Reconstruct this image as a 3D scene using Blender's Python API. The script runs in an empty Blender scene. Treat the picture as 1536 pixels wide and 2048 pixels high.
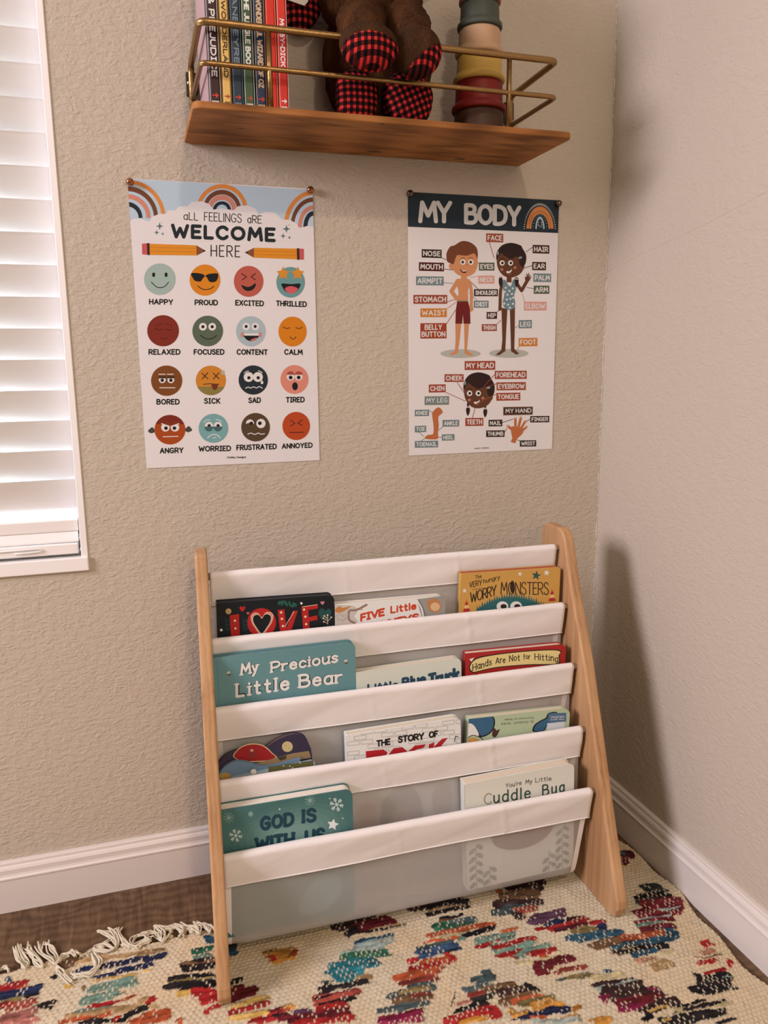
import bpy, bmesh, math, random
import numpy as np
from mathutils import Vector, Matrix

# ---------------------------------------------------------------- camera
SC = bpy.context.scene
COL = SC.collection
F_PX = 1585.39                                   # focal length for a 1536 px wide frame
CAM = np.array([-0.8314, -1.2989, 0.8741])
CR = np.array([0.95413, -0.29923, -0.01069])      # camera right / up / forward
CU = np.array([0.06514, 0.17244, 0.98286])
CF = np.array([0.29226, 0.93848, -0.18393])
cd = bpy.data.cameras.new('camera'); cam = bpy.data.objects.new('camera', cd); COL.objects.link(cam)
cd.sensor_fit = 'HORIZONTAL'; cd.sensor_width = 36.0; cd.lens = F_PX * 36.0 / 1536.0
cd.clip_start = 0.02
cam.matrix_world = Matrix(((CR[0], CU[0], -CF[0], CAM[0]), (CR[1], CU[1], -CF[1], CAM[1]), (CR[2], CU[2], -CF[2], CAM[2]), (0, 0, 0, 1)))
SC.camera = cam
# ---------------------------------------------------------------- light and exposure
SC.view_settings.view_transform = 'Standard'; SC.view_settings.look = 'None'
SC.view_settings.gamma = 1.0; SC.view_settings.exposure = 0.0
SC.view_settings.use_curve_mapping = False
W = bpy.data.worlds.new('sky'); SC.world = W; W.use_nodes = True
W.node_tree.nodes['Background'].inputs[0].default_value = (0.86, 0.93, 1.0, 1)
W.node_tree.nodes['Background'].inputs[1].default_value = 9.0
def area(name, loc, target, sx, sy, power, color, shape='RECTANGLE'):
    l = bpy.data.lights.new(name, 'AREA'); l.shape = shape; l.size = sx; l.size_y = sy; l.energy = power; l.color = color
    o = bpy.data.objects.new(name, l); COL.objects.link(o); o.location = loc
    o.rotation_euler = (Vector(target) - Vector(loc)).to_track_quat('-Z', 'Y').to_euler()
    return o
area('assumed_ceiling_light', (-0.58, -2.4, 2.40), (-0.58, -2.2, 0), 0.16, 0.16, 23, (1.0, 0.775, 0.58), 'DISK')  # assumed lamp out of view, placed from the wall shelf's shadow edges
area('front_fill_light', (-0.55, -3.52, 1.40), (-0.55, 0, 0.95), 1.5, 1.5, 24, (1.0, 0.80, 0.62))  # added soft fill from behind the camera, no known window there
area('assumed_side_light', (-3.30, -0.98, 1.70), (-0.2, -0.6, 0.85), 0.9, 0.9, 99, (1.0, 0.885, 0.96))  # assumed light from the left, read off the bookshelf's shadow; no window built there
SC.cycles.max_bounces = 8; SC.cycles.diffuse_bounces = 3; SC.cycles.transparent_max_bounces = 12

# ---------------------------------------------------------------- helpers
RND = random.Random(7)
def lin(c):
    c = c / 255.0
    return c / 12.92 if c <= 0.04045 else ((c + 0.055) / 1.055) ** 2.4
def rgb(r, g, b):
    return (lin(r), lin(g), lin(b), 1.0)
def ink(r, g, b):
    """colour as read beside white paper that reads (222,205,196); paper itself has albedo .69"""
    return (min(.9, lin(r) / .700 * .69), min(.9, lin(g) / .575 * .69), min(.9, lin(b) / .510 * .69), 1.0)
def thing(name, label, cat, loc=(0, 0, 0), rot=(0, 0, 0), group=None):
    o = bpy.data.objects.new(name, None); COL.objects.link(o); o.empty_display_size = .05
    o.location = loc; o.rotation_euler = rot
    return tag(o, label, cat, group)
def tag(o, label, cat, group=None):
    o['label'] = label; o['category'] = cat
    if group: o['group'] = group
    return o
def link(name, me, mats, parent=None, smooth=False):
    o = bpy.data.objects.new(name, me); COL.objects.link(o)
    for m in (mats if isinstance(mats, (list, tuple)) else [mats]): me.materials.append(m)
    if parent: o.parent = parent
    if smooth: me.polygons.foreach_set('use_smooth', [True] * len(me.polygons))
    return o
def structure(o): o['kind'] = 'structure'; return o
def mesh(name, V, Fc):
    me = bpy.data.meshes.new(name); me.from_pydata([tuple(map(float, v)) for v in V], [], [tuple(f) for f in Fc]); me.update()
    return me
class MB:
    """collects geometry into one mesh"""
    def __init__(s): s.V = []; s.F = []; s.M = []; s.C = []; s.col = None
    def add(s, V, Fc, m=0):
        n = len(s.V); s.V += [tuple(v) for v in V]; s.F += [tuple(i + n for i in f) for f in Fc]; s.M += [m] * len(Fc); s.C += [s.col] * len(Fc)
        return s
    def box(s, a, b, m=0):
        (x0, y0, z0), (x1, y1, z1) = a, b
        return s.add([(x0,y0,z0),(x1,y0,z0),(x1,y1,z0),(x0,y1,z0),(x0,y0,z1),(x1,y0,z1),(x1,y1,z1),(x0,y1,z1)],
                     [(0,3,2,1),(4,5,6,7),(0,1,5,4),(1,2,6,5),(2,3,7,6),(3,0,4,7)], m)
    def prism(s, pts, fn, d0, d1, m=0):
        """extrude a 2-D outline; fn(p, d) -> xyz"""
        n = len(pts); V = [fn(p, d0) for p in pts] + [fn(p, d1) for p in pts]
        Fc = [tuple(range(n))[::-1], tuple(range(n, 2 * n))] + [(i, (i + 1) % n, n + (i + 1) % n, n + i) for i in range(n)]
        return s.add(V, Fc, m)
    def tube(s, pts, r, seg=10, m=0, caps=True):
        P = [Vector(p) for p in pts]; n = len(P); R = r if isinstance(r, (list, tuple)) else [r] * n
        t0 = (P[1] - P[0]).normalized(); up = Vector((0, 0, 1)) if abs(t0.z) < .9 else Vector((1, 0, 0))
        a = t0.cross(up).normalized(); V = []
        for i in range(n):
            t = ((P[min(i + 1, n - 1)] - P[i]).normalized() + (P[i] - P[max(i - 1, 0)]).normalized())
            t = t.normalized() if t.length > 1e-6 else t0
            a = (a - t * a.dot(t)).normalized(); b = t.cross(a)
            for k in range(seg):
                w = 2 * math.pi * k / seg; V.append(P[i] + (a * math.cos(w) + b * math.sin(w)) * R[i])
        Fc = [(i*seg+k, i*seg+(k+1)%seg, (i+1)*seg+(k+1)%seg, (i+1)*seg+k) for i in range(n-1) for k in range(seg)]
        if caps: Fc += [tuple(range(seg))[::-1], tuple(range((n-1)*seg, n*seg))]
        return s.add(V, Fc, m)
    def lathe(s, prof, c=(0, 0, 0), seg=48, m=0):
        V = []; n = len(prof)
        for k in range(seg):
            w = 2 * math.pi * k / seg
            V += [(c[0] + r * math.cos(w), c[1] + r * math.sin(w), c[2] + z) for r, z in prof]
        Fc = [(k*n+i, ((k+1)%seg)*n+i, ((k+1)%seg)*n+i+1, k*n+i+1) for k in range(seg) for i in range(n-1)]
        return s.add(V, Fc, m)
    def build(s, name, mats, parent=None, smooth=False, bevel=0, fix=True):
        me = mesh(name, s.V, s.F); me.polygons.foreach_set('material_index', s.M)
        if fix:
            bm = bmesh.new(); bm.from_mesh(me); bmesh.ops.recalc_face_normals(bm, faces=bm.faces); bm.to_mesh(me); bm.free()
        o = link(name, me, mats, parent, smooth)
        if bevel:
            b = o.modifiers.new('bevel', 'BEVEL'); b.width = bevel; b.segments = 3; b.limit_method = 'ANGLE'
        return o
def smooth_path(pts, sub=8, closed=False):
    P = [np.array(p, float) for p in pts]; n = len(P)
    if closed: P = P[:-1]; n -= 1
    out = []
    for i in range(n if closed else n - 1):
        g = (lambda j: P[j % n]) if closed else (lambda j: P[min(max(j, 0), n - 1)])
        p0, p1, p2, p3 = g(i - 1), g(i), g(i + 1), g(i + 2)
        for k in range(sub):
            t = k / sub
            out.append(.5 * ((2*p1) + (-p0+p2)*t + (2*p0-5*p1+4*p2-p3)*t*t + (-p0+3*p1-3*p2+p3)*t**3))
    out.append(P[0] if closed else P[-1])
    return out

# ---------------------------------------------------------------- materials
class NT:
    def __init__(s, name, rough=.5, metal=0.0, spec=.5):
        s.m = bpy.data.materials.new(name); s.m.use_nodes = True; s.t = s.m.node_tree; s.b = s.t.nodes['Principled BSDF']
        s.b.inputs['Roughness'].default_value = rough; s.b.inputs['Metallic'].default_value = metal
        s.b.inputs['Specular IOR Level'].default_value = spec
    def n(s, typ, **kw):
        nd = s.t.nodes.new(typ)
        for k, v in kw.items():
            if hasattr(nd, k): setattr(nd, k, v)
            else: nd.inputs[k.replace('_', ' ')].default_value = v
        return nd
    def l(s, a, b): s.t.links.new(a, b)
    def coord(s, scale=(1, 1, 1), which='Object', rot=(0, 0, 0)):
        c = s.n('ShaderNodeTexCoord'); mp = s.n('ShaderNodeMapping'); mp.inputs['Scale'].default_value = scale; mp.inputs['Rotation'].default_value = rot
        s.l(c.outputs[which], mp.inputs[0]); return mp.outputs[0]
    def ramp(s, fac, stops):
        r = s.n('ShaderNodeValToRGB'); e = r.color_ramp.elements
        while len(e) < len(stops): e.new(.5)
        for el, (p, c) in zip(e, stops): el.position = p; el.color = c
        s.l(fac, r.inputs[0]); return r.outputs[0]
    def bump(s, h, strength, dist):
        b = s.n('ShaderNodeBump'); b.inputs['Strength'].default_value = strength; b.inputs['Distance'].default_value = dist
        s.l(h, b.inputs['Height']); s.l(b.outputs[0], s.b.inputs['Normal']); return b
    def math(s, op, a, b=None):
        m = s.n('ShaderNodeMath', operation=op)
        for i, v in enumerate((a, b)):
            if v is None: continue
            if isinstance(v, (int, float)): m.inputs[i].default_value = v
            else: s.l(v, m.inputs[i])
        return m.outputs[0]
def plain(name, c, rough=.5, metal=0., spec=.5, bump=None):
    n = NT(name, rough, metal, spec); n.b.inputs['Base Color'].default_value = c
    if bump:
        no = n.n('ShaderNodeTexNoise', Scale=bump[0], Detail=4.0); n.l(n.coord(), no.inputs['Vector']); n.bump(no.outputs[0], bump[1], bump[2])
    return n.m
def wall_mat(name, c, ridge=1.0):
    n = NT(name, .85, 0, .15)
    v = n.coord()
    # sprayed plaster: short wandering ridges over a fine stipple
    w1 = n.n('ShaderNodeTexNoise', Scale=66.0, Detail=1.5, Roughness=.45, Distortion=.9); n.l(n.coord((.6, .6, 1.3)), w1.inputs['Vector'])
    r = n.ramp(n.math('ABSOLUTE', n.math('SUBTRACT', w1.outputs[0], .5)), [(0.0, (1, 1, 1, 1)), (.03, (.8, .8, .8, 1)), (.085, (0, 0, 0, 1))])
    w4 = n.n('ShaderNodeTexNoise', Scale=120.0, Detail=2.0, Distortion=.5); n.l(n.coord((.65, .65, 1.3)), w4.inputs['Vector'])
    r4 = n.ramp(w4.outputs[0], [(.42, (0, 0, 0, 1)), (.58, (1, 1, 1, 1))])
    w2 = n.n('ShaderNodeTexNoise', Scale=230.0, Detail=3.0, Roughness=.6, Distortion=.3); n.l(v, w2.inputs['Vector'])
    w3 = n.n('ShaderNodeTexNoise', Scale=48.0, Detail=1.0); n.l(v, w3.inputs['Vector'])
    msk = n.ramp(w3.outputs[0], [(.42, (0, 0, 0, 1)), (.60, (1, 1, 1, 1))])
    h = n.math('ADD', n.math('ADD', n.math('MULTIPLY', n.math('MULTIPLY', r, msk), .34), n.math('MULTIPLY', r4, .36)), n.math('MULTIPLY', w2.outputs[0], .75))
    n.bump(h, .58 * ridge, .0018)
    n.b.inputs['Base Color'].default_value = c
    return n.m
def wood_mat(name, stops, scale, rough=.5, rot=(0, 0, 0), ring=14.0, bump=.08, spec=.3, mixw=.28):
    n = NT(name, rough, 0, spec); v = n.coord(scale, rot=rot)
    no = n.n('ShaderNodeTexNoise', Scale=1.0, Detail=6.0, Roughness=.6, Distortion=.5); n.l(v, no.inputs['Vector'])
    wv = n.n('ShaderNodeTexWave', Scale=ring / 10, Distortion=5.0, Detail=3.0); wv.inputs['Detail Scale'].default_value = 1.2; n.l(v, wv.inputs['Vector'])
    f = n.math('ADD', n.math('MULTIPLY', no.outputs[0], 1 - mixw), n.math('MULTIPLY', wv.outputs['Fac'], mixw))
    n.l(n.ramp(f, stops), n.b.inputs['Base Color']); n.bump(f, bump, .001)
    return n.m
M = {}
M['wall'] = wall_mat('greige_wall_paint', (.50, .445, .365, 1))
M['wall_right'] = wall_mat('greige_wall_paint_side', (.50, .445, .365, 1), .8)
M['trim'] = plain('white_trim_paint', (.68, .64, .60, 1), .35)
M['white'] = plain('white_vinyl', (.84, .83, .82, 1), .4)
M['ceiling'] = plain('ceiling_paint', (.42, .40, .38, 1), .9)  # ceiling tone lowered to cut bounced fill
M['far_wall'] = plain('low_bounce_far_wall', (.12, .10, .085, 1), .9)  # unseen walls made dark to keep bounced light out of the shadows
M['slat'] = plain('white_slat_paint', (.84, .82, .81, 1), .45)
M['pine'] = wood_mat('pale_pine', [(.25, (.30, .155, .065, 1)), (.42, (.43, .245, .118, 1)), (.58, (.50, .30, .152, 1)), (.8, (.56, .36, .195, 1))], (30, 30, 1.3), .5, mixw=.12)
M['stained'] = wood_mat('stained_pine', [(.2, (.07, .024, .007, 1)), (.42, (.23, .092, .027, 1)), (.6, (.36, .152, .046, 1)), (.85, (.47, .218, .074, 1))], (2.0, 30, 30), .55, spec=.12, mixw=.2)
M['brass'] = plain('antique_brass', (.31, .19, .075, 1), .38, .95, .5, (160, .35, .002))
M['black_metal'] = plain('black_bracket', (.02, .018, .016, 1), .4, .3)
M['steel'] = plain('silver_dowel', (.72, .70, .66, 1), .25, .9)
M['copper'] = plain('copper_pin', (.42, .18, .08, 1), .2, .9)
M['dark_pin'] = plain('dark_metal_pin', (.16, .12, .09, 1), .15, .95)
def print_mat(name, rough=.55, spec=.12, coat=0.):
    n = NT(name, rough, 0, spec); a = n.n('ShaderNodeVertexColor'); a.layer_name = 'Col'; n.l(a.outputs[0], n.b.inputs['Base Color'])
    if coat: n.b.inputs['Coat Weight'].default_value = coat; n.b.inputs['Coat Roughness'].default_value = .15
    return n.m
M['print'] = print_mat('printed_paper')
M['gloss'] = print_mat('printed_gloss_board', .42, .22, .0)
M['pages'] = plain('board_pages', (.70, .62, .50, 1), .8, 0, .2)

# ---------------------------------------------------------------- flat artwork
GLY = {
'A': (.72, '0,0 .36,1 .72,0;.14,.33 .58,.33'), 'B': (.62, '0,0 0,1;~0,1 .35,1 .52,.88 .5,.66 .33,.54 0,.54;~0,.54 .38,.54 .6,.42 .6,.15 .4,0 0,0'),
'C': (.66, '~.64,.82 .5,.97 .3,1 .08,.82 0,.5 .08,.18 .3,0 .5,.03 .64,.18'), 'D': (.68, '0,0 0,1;~0,1 .3,1 .58,.85 .68,.5 .58,.15 .3,0 0,0'),
'E': (.5, '.5,1 0,1 0,0 .5,0;0,.52 .42,.52'), 'F': (.48, '.48,1 0,1 0,0;0,.5 .4,.5'),
'G': (.7, '~.66,.84 .5,.98 .3,1 .08,.82 0,.5 .08,.18 .3,0 .52,.03 .67,.18;.67,.18 .67,.45 .4,.45'), 'H': (.62, '0,0 0,1;.62,0 .62,1;0,.5 .62,.5'),
'I': (.3, '.15,0 .15,1;0,1 .3,1;0,0 .3,0'), '|': (.04, '.02,0 .02,1'), 'J': (.45, '~.45,1 .45,.25 .36,.05 .15,0 0,.15'), 'K': (.6, '0,0 0,1;.58,1 0,.42;.18,.58 .6,0'),
'L': (.46, '0,1 0,0 .46,0'), 'M': (.82, '0,0 .1,1 .41,.3 .72,1 .82,0'), 'N': (.64, '0,0 0,1 .64,0 .64,1'), 'O': (.76, '~.38,1 .1,.84 0,.5 .1,.16 .38,0 .66,.16 .76,.5 .66,.84 .38,1'),
'P': (.58, '0,0 0,1;~0,1 .36,1 .57,.86 .57,.6 .36,.44 0,.44'), 'Q': (.76, '~.38,1 .1,.84 0,.5 .1,.16 .38,0 .66,.16 .76,.5 .66,.84 .38,1;.5,.2 .76,-.06'),
'R': (.6, '0,0 0,1;~0,1 .36,1 .57,.86 .57,.62 .36,.48 0,.48;.26,.48 .6,0'), 'S': (.56, '~.53,.84 .38,.99 .2,1 .04,.86 .06,.66 .28,.54 .5,.4 .54,.16 .38,.01 .16,0 0,.16'),
'T': (.6, '0,1 .6,1;.3,1 .3,0'), 'U': (.6, '~0,1 0,.4 .07,.1 .3,0 .53,.1 .6,.4 .6,1'), 'V': (.66, '0,1 .33,0 .66,1'), 'W': (.98, '0,1 .24,0 .49,.75 .74,0 .98,1'),
'X': (.62, '0,0 .62,1;0,1 .62,0'), 'Y': (.64, '0,1 .32,.45 .64,1;.32,.45 .32,0'), 'Z': (.56, '0,1 .56,1 0,0 .56,0'),
'a': (.47, '~.46,.5 .3,.66 .08,.57 0,.33 .08,.08 .28,0 .46,.16;.46,.66 .46,0'), 'b': (.48, '0,1 0,0;~0,.5 .2,.66 .42,.55 .48,.33 .42,.1 .2,0 0,.15'),
'c': (.44, '~.44,.52 .26,.66 .06,.54 0,.33 .06,.1 .26,0 .44,.12'), 'd': (.48, '.48,1 .48,0;~.48,.5 .28,.66 .06,.55 0,.33 .06,.1 .28,0 .48,.15'),
'e': (.46, '0,.36 .46,.36;~.46,.36 .41,.56 .24,.66 .05,.54 0,.33 .06,.1 .26,0 .45,.12'), 'f': (.36, '~.36,.95 .24,1 .14,.9 .14,.6 .14,0;0,.64 .32,.64'),
'g': (.46, '~.46,.5 .28,.66 .06,.56 0,.33 .06,.1 .26,.02 .46,.16;~.46,.66 .46,0 .44,-.2 .26,-.32 .04,-.24'), 'h': (.45, '0,1 0,0;~0,.45 .2,.66 .4,.58 .45,.4 .45,0'),
'i': (.06, '.03,.66 .03,0;.03,.9 .03,.92'), 'k': (.44, '0,1 0,0;.42,.64 0,.25;.14,.38 .44,0'), 'l': (.06, '.03,1 .03,0'),
'm': (.76, '0,.66 0,0;~0,.45 .2,.66 .36,.55 .38,0;~.38,.45 .56,.66 .74,.55 .76,0'), 'n': (.45, '0,.66 0,0;~0,.45 .2,.66 .4,.58 .45,.4 .45,0'),
'o': (.5, '~.25,.66 .06,.55 0,.33 .06,.11 .25,0 .44,.11 .5,.33 .44,.55 .25,.66'), 'p': (.48, '0,.66 0,-.32;~0,.5 .2,.66 .42,.55 .48,.33 .42,.1 .2,0 0,.15'),
'r': (.34, '0,.66 0,0;~0,.4 .12,.6 .34,.64'), 's': (.4, '~.38,.55 .2,.66 .04,.54 .1,.38 .3,.3 .38,.14 .2,0 0,.1'), 't': (.34, '~.14,.95 .14,.2 .2,.02 .34,.04;0,.66 .32,.66'),
'u': (.45, '~0,.66 0,.25 .08,.04 .25,0 .45,.2;.45,.66 .45,0'), 'v': (.44, '0,.66 .22,0 .44,.66'), 'w': (.66, '0,.66 .16,0 .33,.5 .5,0 .66,.66'),
'y': (.44, '0,.66 .22,.05;.44,.66 .2,-.08 .04,-.32'), 'z': (.42, '0,.66 .42,.66 0,0 .42,0'), "'": (.04, '.02,1 .02,.8'), '-': (.3, '0,.45 .3,.45'), '&': (.6, '~.56,.0 .3,.42 .1,.8 .26,1 .42,.82 .26,.58 .03,.28 .1,.03 .3,0 .56,.34'), '!': (.06, '.03,1 .03,.3;.03,.05 .03,.03')}
class Art:
    """draws flat shapes on a plane.  fn(x, y, lift) -> xyz of the plane; x, y are drawing coordinates"""
    def __init__(s, fn, flip=1):
        s.fn = fn; s.mb = MB(); s.k = 0; s.T = lambda p: p
    def view(s, x0, y0, sc):
        s.T = lambda p: (x0 + p[0] / sc, y0 + p[1] / sc); return s
    def poly(s, pts, c, lay=1):
        s.k = (s.k + 1) % 37
        h = lay * 4.0e-5 + s.k * 9.0e-7
        P = [s.fn(*s.T(p), h) for p in pts]
        s.mb.col = c; s.mb.add(P, [tuple(range(len(P)))]); return s
    def rect(s, x0, y0, x1, y1, c, lay=1): return s.poly([(x0, y0), (x1, y0), (x1, y1), (x0, y1)], c, lay)
    def ell(s, cx, cy, rx, ry, c, lay=1, n=40, a0=0, a1=360, rot=0):
        k = math.radians(rot)
        pts = [(math.cos(math.radians(a0 + (a1 - a0) * i / n)) * rx, -math.sin(math.radians(a0 + (a1 - a0) * i / n)) * ry) for i in range(n + (a1 - a0 < 360))]
        return s.poly([(cx + x * math.cos(k) - y * math.sin(k), cy + x * math.sin(k) + y * math.cos(k)) for x, y in pts], c, lay)
    def blob(s, pts, c, lay=1, sub=6): return s.poly(smooth_path(list(pts) + [pts[0]], sub, True)[:-1], c, lay)
    def ring(s, cx, cy, rx0, ry0, rx1, ry1, a0, a1, c, lay=1, n=28):
        A = [math.radians(a0 + (a1 - a0) * i / n) for i in range(n + 1)]
        o = [(cx + math.cos(a) * rx1, cy - math.sin(a) * ry1) for a in A]; i_ = [(cx + math.cos(a) * rx0, cy - math.sin(a) * ry0) for a in A]
        for j in range(n): s.poly([i_[j], o[j], o[j + 1], i_[j + 1]], c, lay)
        return s
    def line(s, pts, w, c, lay=1, smooth=False, cap=True, sub=6):
        P = [np.array(p, float) for p in pts]
        if smooth and len(P) > 2: P = smooth_path(P, sub, np.allclose(P[0], P[-1]))
        P = [p for i, p in enumerate(P) if i == 0 or np.linalg.norm(p - P[i - 1]) > 1e-9]
        if len(P) == 1: s.ell(P[0][0], P[0][1], w / 2, w / 2, c, lay, 10); return s
        n = len(P); d = [(P[i + 1] - P[i]) / np.linalg.norm(P[i + 1] - P[i]) for i in range(n - 1)]
        runs = [[0]]
        for i in range(1, n - 1):
            runs[-1].append(i)
            if d[i - 1] @ d[i] < .75:
                runs.append([i])
                if cap: s.ell(P[i][0], P[i][1], w / 2, w / 2, c, lay, 12)
        runs[-1].append(n - 1)
        for r in runs:
            L = []; Rr = []
            for j, i in enumerate(r):
                if j == 0: t = d[i]
                elif j == len(r) - 1: t = d[i - 1]
                else: t = d[i - 1] + d[i]; t = t / np.linalg.norm(t)
                nv = np.array([-t[1], t[0]]) * w / 2
                L.append(P[i] + nv); Rr.append(P[i] - nv)
            s.poly(L + Rr[::-1], c, lay) if len(r) == 2 else [s.poly([L[j], L[j + 1], Rr[j + 1], Rr[j]], c, lay) for j in range(len(r) - 1)]
        if cap and not np.allclose(P[0], P[-1]):
            for p in (P[0], P[-1]): s.ell(p[0], p[1], w / 2, w / 2, c, lay, 12)
        return s
    def text(s, txt, x0, y0, x1, y1, h, wt, c, lay=2, serif=0, gap=.22, out=None, plainI=False, hop=None):
        """hand lettering whose baseline runs from (x0,y0) to (x1,y1); h = cap height, wt = stroke width / h"""
        if out: s.text(txt, x0, y0, x1, y1, h, wt + out[0] * 2, out[1], lay, serif, gap, None, plainI, hop); lay += 1
        if plainI: txt = txt.replace('I', '|')
        q_ = wt * h * .5; k_ = 1 if y1 == y0 and x1 == x0 else 1 / math.hypot(x1 - x0, y1 - y0)
        x0, y0, x1, y1 = x0 + (x1 - x0) * k_ * q_, y0 + (y1 - y0) * k_ * q_, x1 - (x1 - x0) * k_ * q_, y1 - (y1 - y0) * k_ * q_
        u_ = np.array((0, -1.0)) if s.up is None else np.array(s.up, float); x0, y0, x1, y1 = x0 + u_[0] * q_, y0 + u_[1] * q_, x1 + u_[0] * q_, y1 + u_[1] * q_
        wt = wt / (1 - wt); h = h / (1 + wt)
        tot = 0; adv = []
        for ch in txt:
            adv.append(tot); tot += (.38 if ch == ' ' else GLY[ch][0] + gap)
        tot -= gap
        ex = np.array([x1 - x0, y1 - y0]) / max(tot, .01); up = np.array([-(y0 - y1) * 0, -1.0]) * h
        if s.up is not None: up = np.array(s.up) * h
        for q, ch in enumerate(txt):
            if ch == ' ': continue
            lift = 0 if not hop else hop[q % len(hop)]
            for st in GLY[ch][1].split(';'):
                sm = st[0] == '~'; pts = [tuple(map(float, p.split(','))) for p in st.lstrip('~').split()]
                Q = [np.array([x0, y0]) + ex * (adv[q] + px) + up * (py + lift) for px, py in pts]
                s.line(Q, wt * h, c, lay, sm, True, 4)
                if serif and not sm:
                    for e, nb in ((0, 1), (-1, -2)):
                        a, b = pts[e], pts[nb]
                        if abs(a[0] - b[0]) < .34 * abs(a[1] - b[1]) and abs(a[1] - b[1]) > .2:
                            u = ex / np.linalg.norm(ex)
                            s.line([Q[e] - u * serif * h, Q[e] + u * serif * h], wt * h * .55, c, lay, False, False)
        return s
    up = None
    def star(s, cx, cy, r, c, lay=1, n=5, k=.45, rot=90):
        pts = []
        for i in range(2 * n):
            a = math.radians(rot + 180 * i / n); q = r if i % 2 == 0 else r * k
            pts.append((cx + q * math.cos(a), cy - q * math.sin(a)))
        return s.poly(pts, c, lay)
def colour_mesh(me, cols):
    """one colour per face -> corner attribute"""
    at = me.color_attributes.new('Col', 'FLOAT_COLOR', 'CORNER')
    a = np.ones((len(me.loops), 4), np.float32); i = 0
    for p, c in zip(me.polygons, cols):
        if c is not None: a[p.loop_start:p.loop_start + p.loop_total] = c
    at.data.foreach_set('color', a.ravel())
def build_art(mb, name, mats, parent=None, facing=None):
    """mesh from an MB that carries face colours; faces turned towards 'facing'"""
    me = mesh(name, mb.V, mb.F); me.polygons.foreach_set('material_index', mb.M)
    if facing is not None:
        fl = [p.index for p in me.polygons if p.normal.dot(Vector(facing)) < -1e-3 and mb.C[p.index] is not None and p.index in mb.flat]
        bm = bmesh.new(); bm.from_mesh(me); bm.faces.ensure_lookup_table()
        bmesh.ops.reverse_faces(bm, faces=[bm.faces[i] for i in fl]); bm.to_mesh(me); bm.free()
    colour_mesh(me, mb.C)
    return link(name, me, mats, parent)
def view_ray(x, y): return CF * F_PX + CR * (x - 768.0) - CU * (y - 1024.0)
def on_plane(x, y, n, d):
    v = view_ray(x, y); return CAM + v * ((d - n @ CAM) / (n @ v))

# ================================================================ the room
XL, YF, ZC = -3.4, -3.6, 2.44
WX1, WX0, WZ0, WZ1 = -0.916, -2.10, 0.559, 1.85       # window opening in the back wall
def wall_panel(name, boxes, m):
    b = MB()
    for a, c in boxes: b.box(a, c)
    return structure(b.build(name, m))
wall_panel('wall_back', [((WX1, 0, 0), (.12, .12, ZC)), ((XL, 0, 0), (WX0, .12, ZC)), ((WX0, 0, 0), (WX1, .12, WZ0)), ((WX0, 0, WZ1), (WX1, .12, ZC))], M['wall'])
wall_panel('wall_right', [((0, YF, 0), (.12, 0, ZC))], M['wall_right'])
wall_panel('wall_left', [((XL - .12, YF, 0), (XL, .12, ZC))], M['far_wall'])
wall_panel('wall_front', [((XL, YF - .12, 0), (0, YF, ZC))], M['far_wall'])
wall_panel('ceiling', [((XL, YF, ZC), (.12, .12, ZC + .1))], M['ceiling'])
# faint drywall seam on the side wall and the caulk line in the corner
b = MB()
pts = [(.0005, -.002 - .5 * t, 1.032 + .085 * t + .0015 * math.sin(9 * t)) for t in np.linspace(0, 1, 24)]
b.tube(pts, .0009, 6)
structure(b.build('trim_1', M['wall_right'], None, True))
b = MB()
rr = random.Random(3)
b.tube([(-.0008 + rr.uniform(-.0006, .0006), -.0008, z) for z in np.arange(.09, 2.4, .004)], [max(.0004, .0011 + rr.uniform(-.0009, .0006)) for z in np.arange(.09, 2.4, .004)], 6)
structure(b.build('trim_2', plain('corner_caulk', (.54, .49, .42, 1), .8), None, True))

# floor: wood-look planks
n = NT('brown_plank_floor', .55, 0, .3)
v = n.coord((1, 1, 1)); vs = n.coord((58.0, 8.0, 1), rot=(0, 0, .18))
br = n.n('ShaderNodeTexBrick', Scale=1.0); br.inputs['Brick Width'].default_value = 1.2; br.inputs['Row Height'].default_value = .18
br.inputs['Mortar Size'].default_value = .0012; br.inputs['Color1'].default_value = (.8, .8, .8, 1); br.inputs['Color2'].default_value = (1.1, 1.1, 1.1, 1); br.inputs['Mortar'].default_value = (.25, .25, .25, 1)
n.l(v, br.inputs['Vector'])
vor = n.n('ShaderNodeTexVoronoi', Scale=4.2); n.l(v, vor.inputs['Vector'])
knot = n.ramp(vor.outputs['Distance'], [(0.0, (1, 1, 1, 1)), (.22, (0, 0, 0, 1))])
no = n.n('ShaderNodeTexNoise', Scale=1.3, Detail=7.0, Roughness=.66, Distortion=.5); n.l(vs, no.inputs['Vector'])
wv = n.n('ShaderNodeTexWave', Scale=16.0, Distortion=9.0, Detail=3.0, wave_type='RINGS'); n.l(vor.outputs['Position'], wv.inputs['Vector'])
n.l(v, wv.inputs['Vector'])
f = n.math('SUBTRACT', n.math('ADD', n.math('MULTIPLY', no.outputs[0], .85), n.math('MULTIPLY', wv.outputs['Fac'], .12)), n.math('MULTIPLY', knot, .18))
c = n.ramp(f, [(.20, (.034, .017, .008, 1)), (.42, (.085, .047, .023, 1)), (.72, (.18, .11, .06, 1))])
mx = n.n('ShaderNodeMix', data_type='RGBA', blend_type='MULTIPLY'); mx.inputs[0].default_value = 1.0
n.l(c, mx.inputs[6]); n.l(br.outputs['Color'], mx.inputs[7]); n.l(mx.outputs[2], n.b.inputs['Base Color']); n.bump(f, .1, .001)
wall_panel('floor', [((XL, YF, -.06), (.12, .12, 0))], n.m)

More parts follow.
